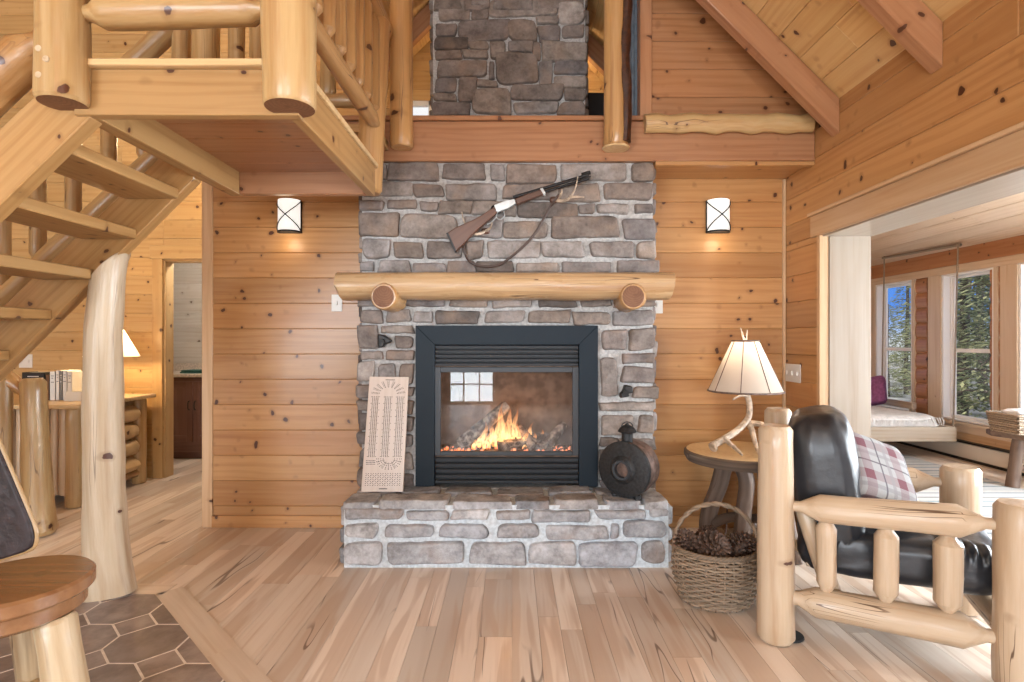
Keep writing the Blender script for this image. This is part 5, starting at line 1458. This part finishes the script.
mb = MB(); mb.box(SX - .03, SX, YB, 8.3, WZ1 + .09, 2.40, 'y'); struct(mb, 'trim_%d' % k, M['beam'], 'header board above the sunroom windows', bevel=.003); k += 1
for i, (a, b) in enumerate(wins):
    mb = MB(); x0, x1 = SX + .07, SX + .13; f = .05; zm = 1.22
    xo = SX - .01; mb.box(xo, x1, a, a + .03, WZ0, WZ1, 'z'); mb.box(xo, x1, b - .03, b, WZ0, WZ1, 'z'); mb.box(xo, x1, a + .03, b - .03, WZ0, WZ0 + .02, 'y'); mb.box(xo, x1, a + .03, b - .03, WZ1 - .02, WZ1, 'y'); mb.box(x0, x1, a + .03, a + f, WZ0, WZ1, 'z'); mb.box(x0, x1, b - f, b - .03, WZ0, WZ1, 'z'); mb.box(x0, x1, a + f, b - f, WZ0 + .02, WZ0 + f, 'y'); mb.box(x0, x1, a + f, b - f, WZ1 - f, WZ1 - .02, 'y'); mb.box(x0 + .01, x1 - .01, a, b, zm - .022, zm + .022, 'y')
    for u, v in ((WZ0 + f, zm), (zm, WZ1 - f)):
        mb.box(x0 + .015, x1 - .015, a + f, a + f + .025, u, v, 'z'); mb.box(x0 + .015, x1 - .015, b - f - .025, b - f, u, v, 'z')
    w = struct(mb, 'window_%d' % (i + 4), M['vinyl'], 'white double hung sunroom window', bevel=.003)
    g = MB(); g.box(SX + .098, SX + .102, a + f, b - f, WZ0 + f, WZ1 - f); g.build('window_pane', M['glass'], w)
mb = MB()
for a, b, c, d_ in ((XS, 2.8, 0, 3.6), (4.6, SX, 0, 3.6), (2.8, 4.6, 0, .45), (2.8, 4.6, 2.15, 3.6)): boards_x(mb, a, b, c, d_, SY1, t=.1, zs=0)
struct(mb, 'wall_sunroom_end', M['pine_hall'], smooth=0)
mb = MB()
for a, b, c, d_ in ((2.8, 2.87, .45, 2.15), (4.53, 4.6, .45, 2.15), (3.66, 3.74, .45, 2.15), (2.87, 4.53, .45, .52), (2.87, 4.53, 2.08, 2.15)): mb.box(a, b, SY1 + .02, SY1 + .08, c, d_)
w_ = struct(mb, 'window_14', M['vinyl'], 'added double window letting light in at the unseen sunroom end', bevel=.003)  # out-of-view window, added to bring more light into the sunroom
g = MB(); g.box(2.87, 4.53, SY1 + .04, SY1 + .044, .52, 2.08); g.build('window_pane', M['glass'], w_)
mb = MB(); s = 0; dd = Vector((-1, 0, .4)).normalized(); nn = Vector((.4, 0, 1)).normalized()
while s < 3.15:
    y = YB
    while y < SY1:
        n_ = min(SY1, y + R(2, 4)); mb.obox(Vector((SX, (y + n_) / 2, 2.37)) + dd * (s + .095) + nn * .011, (0, n_ - y, 0), dd * .1865, nn * .02); y = n_
    s += .19
mb.obox(Vector((SX, (YB + SY1) / 2, 2.40)) + dd * 1.55 + nn * .04, (0, SY1 - YB, 0), dd * 3.3, nn * .04)
struct(mb, 'ceiling_sunroom', M['paleboard'], 'sloping pale board ceiling of the sunroom', bevel=.004, smooth=0)
# baseboard heater
bh = thing('baseboard_heater', 'long white baseboard heater under the sunroom windows', 'heater', (SX - .05, 5.5, 0))
mb = MB(); mb.box(SX - .07, SX - .006, 3.2, 8.2, .03, .19, 'y'); mb.build('housing', M['heater'], bh, bevel=.006)
mb = MB(); mb.box(SX - .074, SX - .01, 3.22, 8.18, .195, .212, 'y'); mb.build('top_grille', M['black'], bh)
mb = MB(); mb.box(SX - .066, SX - .01, 3.2, 8.2, .0, .03, 'y'); mb.build('kick_strip', M['black'], bh)
# rug
mb = MB(); mb.box(2.75, 4.55, 3.1, 6.6, .001, .012); 
r_ = mb; r_.W = [(x, y, 0) for x, y, z in r_.V]; tag(mb.build('striped_rug', M['rug'], smooth=0), 'grey white and teal striped rug on the sunroom floor', 'rug')
# hanging daybed
hb = thing('hanging_daybed', 'grey wooden daybed hung by ropes along the sunroom windows', 'daybed', (4.4, 6.9, .2))
HX0, HX1, HY0, HY1 = 3.75, 4.93, 6.2, 7.75
mb = MB(); mb.box(HX0, HX1, HY0, HY0 + .05, .215, .375, 'x'); mb.box(HX0, HX1, HY1 - .05, HY1, .215, .375, 'x'); mb.box(HX0, HX0 + .05, HY0 + .05, HY1 - .05, .215, .375, 'y'); mb.box(HX1 - .05, HX1, HY0 + .05, HY1 - .05, .215, .375, 'y'); mb.box(HX0 + .05, HX1 - .05, HY0 + .05, HY1 - .05, .23, .27, 'y')
mb.build('frame', M['bedwood'], hb, bevel=.006)
mb = MB(); mb.box(HX1 - .06, HX1 - .0, HY0 + .62, HY1 - .03, .50, .58, 'y'); mb.box(HX1 - .055, HX1 - .01, HY0 + .62, HY0 + .68, .37, .5, 'z'); mb.box(HX1 - .055, HX1 - .01, HY1 - .1, HY1 - .04, .37, .5, 'z'); mb.build('side_rail', M['bedwood'], hb, bevel=.005)
mb = MB(); mb.cushion(((HX0 + HX1) / 2 - .06, (HY0 + HY1) / 2, .42), ((HX1 - HX0) / 2 - .09, 0, 0), (0, (HY1 - HY0) / 2 - .03, 0), (0, 0, .08), .22, .2, 90, 24, wr=.05); mb.build('mattress', M['cloth_white'], hb, smooth=180)
mb = MB()
for i in range(34):
    x = HX0 + .06 + .030 * i
    mb.tube([(x, HY0 + .05, .475), (x + R(-.008, .008), HY0 + .022, .44), (x + R(-.015, .015), HY0 + .012, R(.385, .40))], [.006, .006, .002], 5)
o = mb.build('throw_fringe', M['cloth_white'], hb); 
cz = lambda x: 2.37 + .4 * (SX - x) - .005
for a, b in (((4.97, 6.24, cz(4.97)), (HX1 - .02, HY0 + .03, .37)), ((4.9, 7.37, cz(4.9)), (HX1 - .03, 7.42, .56)), ((3.8, 6.24, cz(3.8)), (HX0 + .03, HY0 + .03, .37)), ((3.8, 7.6, cz(3.8)), (HX0 + .03, HY1 - .05, .37))):
    mb = MB(); mb.tube(arc([a, (Vector(a) + Vector(b)) / 2, b], 8), .0085, 6); mb.build('rope', M['chrome'], hb)
mb = MB(); mb.tube([(4.97, 6.2, cz(4.97) - .02), (4.9, 7.40, cz(4.9) - .02)], .016, 10); mb.lathe([(.03, 0), (.03, .03)], (4.97, 6.24, cz(4.97) - .035), 12); mb.build('ceiling_bar', M['chrome'], hb)
q = P(872, 388, 7.3)
mb = MB(); mb.cushion((4.66, 7.3, .67), Vector((.05, .10, .19)).normalized() * .19, Vector((.14, -.13, .05)).normalized() * .19, Vector((-.6, -.6, .4)).normalized() * .075, .3, .25, 40, 24, wr=.03); tag(mb.build('purple_cushion', M['purple'], smooth=180), 'purple cushion standing on the hanging daybed', 'cushion')
# bench with basket
bn_ = thing('sunroom_bench', 'rustic plank bench with splayed branch legs on the sunroom floor', 'bench', (4.75, 5.0, 0))
mb = MB(); mb.prism([(4.44, 5.2, .45), (4.50, 5.32, .45), (5.02, 5.25, .45), (5.02, 4.85, .45), (4.55, 4.84, .45)], (0, 0, 1), .05, along=(1, 0, 0)); mb.build('plank_top', M['rustic'], bn_, bevel=.008)
for a, b in (((4.52, 5.06, .005), (4.60, 5.08, .45)), ((4.88, 4.95, .005), (4.9, 5.0, .45)), ((4.92, 5.2, .005), (4.9, 5.14, .45))): branch([a, (Vector(a) + Vector(b)) / 2 + Vector((.01, .01, 0)), b], .05, .045, 'leg', bn_)
branch([(4.55, 5.07, .16), (4.72, 5.03, .22), (4.9, 5.0, .2)], .024, .022, 'stretcher', bn_)
tr = thing('wicker_tray', 'shallow rectangular wicker basket on the sunroom bench', 'basket', (4.65, 5.06, .5))
mb = MB(); tx0, tx1, ty0, ty1 = 4.45, 5.0, 4.92, 5.2
for i in range(9):
    z = .51 + .02 * i; e = .003 * i
    L = []
    for a, b in (((tx0 - e, ty0 - e), (tx1 + e, ty0 - e)), ((tx1 + e, ty0 - e), (tx1 + e, ty1 + e)), ((tx1 + e, ty1 + e), (tx0 - e, ty1 + e)), ((tx0 - e, ty1 + e), (tx0 - e, ty0 - e))):
        n_ = 24
        for j in range(n_):
            t = j / n_; w = .005 * math.cos(j * PI / 1.5 + PI * (i % 2)); L.append((a[0] + (b[0] - a[0]) * t + w, a[1] + (b[1] - a[1]) * t + w, z))
    L.append(L[0]); mb.tube(L, .0105, 6, cap=False)
mb.box(tx0, tx1, ty0, ty1, .5, .512); mb.build('woven_sides', M['wicker'], tr, smooth=180)
mb = MB(); mb.cushion((4.68, 5.06, .67), (.2, 0, 0), (0, .12, 0), (0, 0, .045), .6, .6, 28, 14, wr=.12); tag(mb.build('white_cloth', M['cloth_white'], smooth=180), 'crumpled white cloth lying in the wicker tray', 'cloth')
# ================================================================== OUTDOORS
mb = MB(); n = 24; V = [(SX + .17 + i * 2.2, -6 + j * 2.6, -.55 + .25 * noise.noise(Vector((i * .6, j * .6, 0)))) for j in range(n) for i in range(n)]
mb.add(V, [(j * n + i, j * n + i + 1, (j + 1) * n + i + 1, (j + 1) * n + i) for j in range(n - 1) for i in range(n - 1)])
o = mb.build('ground', M['snow'], smooth=180); o['kind'] = 'structure'; o['label'] = 'winter ground outside'; o['category'] = 'ground'
def tree_mesh(h, rad, n_, base):
    mb = MB()
    for i in range(n_):
        t = base + (1 - base) * (1 - math.sqrt(R(0, 1))) if i % 3 else R(base, 1)
        rr = rad * (1 - t) ** .8 * (.75 + .25 * math.sin(t * 40)) + .12
        a = R(0, 2 * PI); q = rr * math.sqrt(R(.08, 1))
        c = Vector((q * math.cos(a), q * math.sin(a), t * h - .28 * q))
        dv = Vector((math.cos(a + R(-.5, .5)), math.sin(a + R(-.5, .5)), R(-.5, .1))).normalized()
        s_ = R(.10, .22); sd = dv.cross(EZ).normalized(); up_ = sd.cross(dv)
        e = c + dv * s_
        w = s_ * .17
        V = [c, c + dv * s_ * .5 + sd * w, e, c + dv * s_ * .5 - sd * w, c + dv * s_ * .45 + up_ * w * .55, c + dv * s_ * .45 - up_ * w * .5]
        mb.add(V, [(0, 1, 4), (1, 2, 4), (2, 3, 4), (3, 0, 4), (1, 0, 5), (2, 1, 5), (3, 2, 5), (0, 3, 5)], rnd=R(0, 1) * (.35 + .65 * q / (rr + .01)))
    return mb
def trunk_mesh(h, r):
    mb = MB(); mb.tube([(.05 * math.sin(i), .05 * math.cos(i * 1.3), h * i / 9) for i in range(10)], [r * (1 - .09 * i) for i in range(10)], 10, wob=.1)
    for i in range(26):
        z = h * R(.12, .9); a = R(0, 2 * PI); L = R(.5, 1.5) * (1 - z / h * .6)
        mb.tube([(0, 0, z), (L * .5 * math.cos(a), L * .5 * math.sin(a), z + .05), (L * math.cos(a), L * math.sin(a), z - .12)], [.03, .02, .008], 5)
    return mb
protos = []
spots = [(11.6, 15.2, 0, .95, 'conifer filling the right half of the far sunroom window'), (9.6, 11.9, 1, .9, 'bushy conifer filling the middle sunroom window'), (14.6, 17.4, 2, 1.05, 'thin conifer behind the bushy one'), (12.35, 18.4, 1, .42, 'low bushy conifer at the left edge of the far window'), (14.9, 20.9, 0, .42, 'low conifer rising behind the low bushy one'), (13.4, 19.0, 2, .62, 'slim conifer in the middle of the far window'),
         (9.0, 10.35, 0, .9, 'conifer at the right side of the middle window'), (19.5, 25.6, 2, 1.0, 'distant thin conifer beyond the far window'), (8.6, 8.9, 2, .95, 'conifer nearest the sunroom at the right edge of the windows'), (24, 29.5, 1, 1.25, 'distant bushy conifer behind all the others'), (20, 23.2, 0, 1.15, 'distant tall conifer right of the bushy one')]
specs = [(8.5, 1.35, 3600, .10), (7.5, 1.6, 4200, .05), (10.5, 1.2, 2800, .2)]
for k_, (x, y, v, s_, lab) in enumerate(spots):
    t = thing('conifer_tree', lab, 'tree', (0, 0, 0), 'conifers outside the sunroom')
    if len(protos) <= v or protos[v] is None:
        while len(protos) <= v: protos.append(None)
        h, r, n_, b = specs[v]
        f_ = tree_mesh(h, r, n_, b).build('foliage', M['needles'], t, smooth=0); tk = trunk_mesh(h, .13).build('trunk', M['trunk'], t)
        protos[v] = (f_.data, tk.data)
    else:
        for nm, me in zip(('foliage', 'trunk'), protos[v]):
            o = bpy.data.objects.new(nm, me); C.objects.link(o); o.parent = t
    t.location = (x, y, -.6); t.scale = (s_, s_, s_); t.rotation_euler = (0, 0, k_ * 1.7)
# ================================================================== LIGHT
w = bpy.data.worlds.new('World'); bpy.context.scene.world = w; w.use_nodes = True
nt = w.node_tree; nt.nodes.clear()
out = nt.nodes.new('ShaderNodeOutputWorld'); bg = nt.nodes.new('ShaderNodeBackground')
tc = nt.nodes.new('ShaderNodeTexCoord'); sp = nt.nodes.new('ShaderNodeSeparateXYZ'); rp_ = nt.nodes.new('ShaderNodeValToRGB')
nt.links.new(tc.outputs['Generated'], sp.inputs[0]); nt.links.new(sp.outputs[2], rp_.inputs[0])
e = rp_.color_ramp.elements; e[0].position = .0; e[0].color = (.85, .9, .95, 1); e[1].position = 1; e[1].color = (1, 1, 1, 1)
for p_, c_ in ((.015, (.45, .62, .95)), (.05, (.11, .32, .90)), (.28, (.10, .30, .85)), (.36, (1, 1, 1))):
    q = e.new(p_); q.color = (*c_, 1)
nt.links.new(rp_.outputs[0], bg.inputs[0]); bg.inputs[1].default_value = 1.0
nt.links.new(bg.outputs[0], out.inputs[0])
def area(name, loc, target, sx, sy, e, col):
    l = bpy.data.lights.new(name, 'AREA'); l.shape = 'RECTANGLE'; l.size = sx; l.size_y = sy; l.energy = e; l.color = col
    o = bpy.data.objects.new(name, l); C.objects.link(o); o.location = loc
    o.rotation_euler = (Vector(target) - Vector(loc)).to_track_quat('-Z', 'Y').to_euler()
DAY = (.86, .94, 1.0)
for (x0, x1, z0, z1), e in zip(holes, (480, 110, 210)):
    c = ((x0 + x1) / 2, YB - .12, (z0 + z1) / 2); area('window_daylight', c, (c[0], 0, c[2]), x1 - x0, z1 - z0, e, DAY)
area('sunroom_daylight', (SX + .2, 2.4, 1.27), (0, 2.4, 1.0), 5.3, 1.65, 1550, DAY)
l = bpy.data.lights.new('sun', 'SUN'); l.energy = 3.6; l.angle = .01; l.color = (1, .95, .86)
o = bpy.data.objects.new('sun', l); C.objects.link(o); o.rotation_euler = (math.radians(48), 0, math.radians(-35))
def bulb(name, loc, e, col, r=.08):
    l = bpy.data.lights.new(name, 'POINT'); l.energy = e; l.color = col; l.shadow_soft_size = r
    o = bpy.data.objects.new(name, l); C.objects.link(o); o.location = loc
bulb('hall_ceiling_light', (-2.6, 4.6, 2.9), 46, (1, .72, .40))
bulb('bathroom_light', (-3.0, 5.9, 2.35), 48, (1, .95, .88))
bulb('loft_light', (.2, 5.1, 3.9), 18, (1, .78, .5))
bulb('room_fill_light', (-.6, -1.6, 2.8), 85, (1, .93, .84), .3)  # added fill bulb behind the camera, no fixture; lifts the floor and room
bulb('fire_glow', (-.04, 3.74, zb + .16), 2.5, (1, .45, .15), .05)
# ================================================================== CAMERA
cam = bpy.data.cameras.new('Camera'); cam.sensor_width = 36; cam.lens = F / 1024 * 36; cam.clip_start = .03; cam.clip_end = 200
co = bpy.data.objects.new('Camera', cam); C.objects.link(co); co.location = (0, 0, CH); co.rotation_euler = (PI / 2, 0, 0)
sc = bpy.context.scene; sc.camera = co
sc.view_settings.view_transform = 'Standard'; sc.view_settings.look = 'None'; sc.view_settings.exposure = -0.06; sc.view_settings.gamma = 1.0
sc.view_settings.use_curve_mapping = False
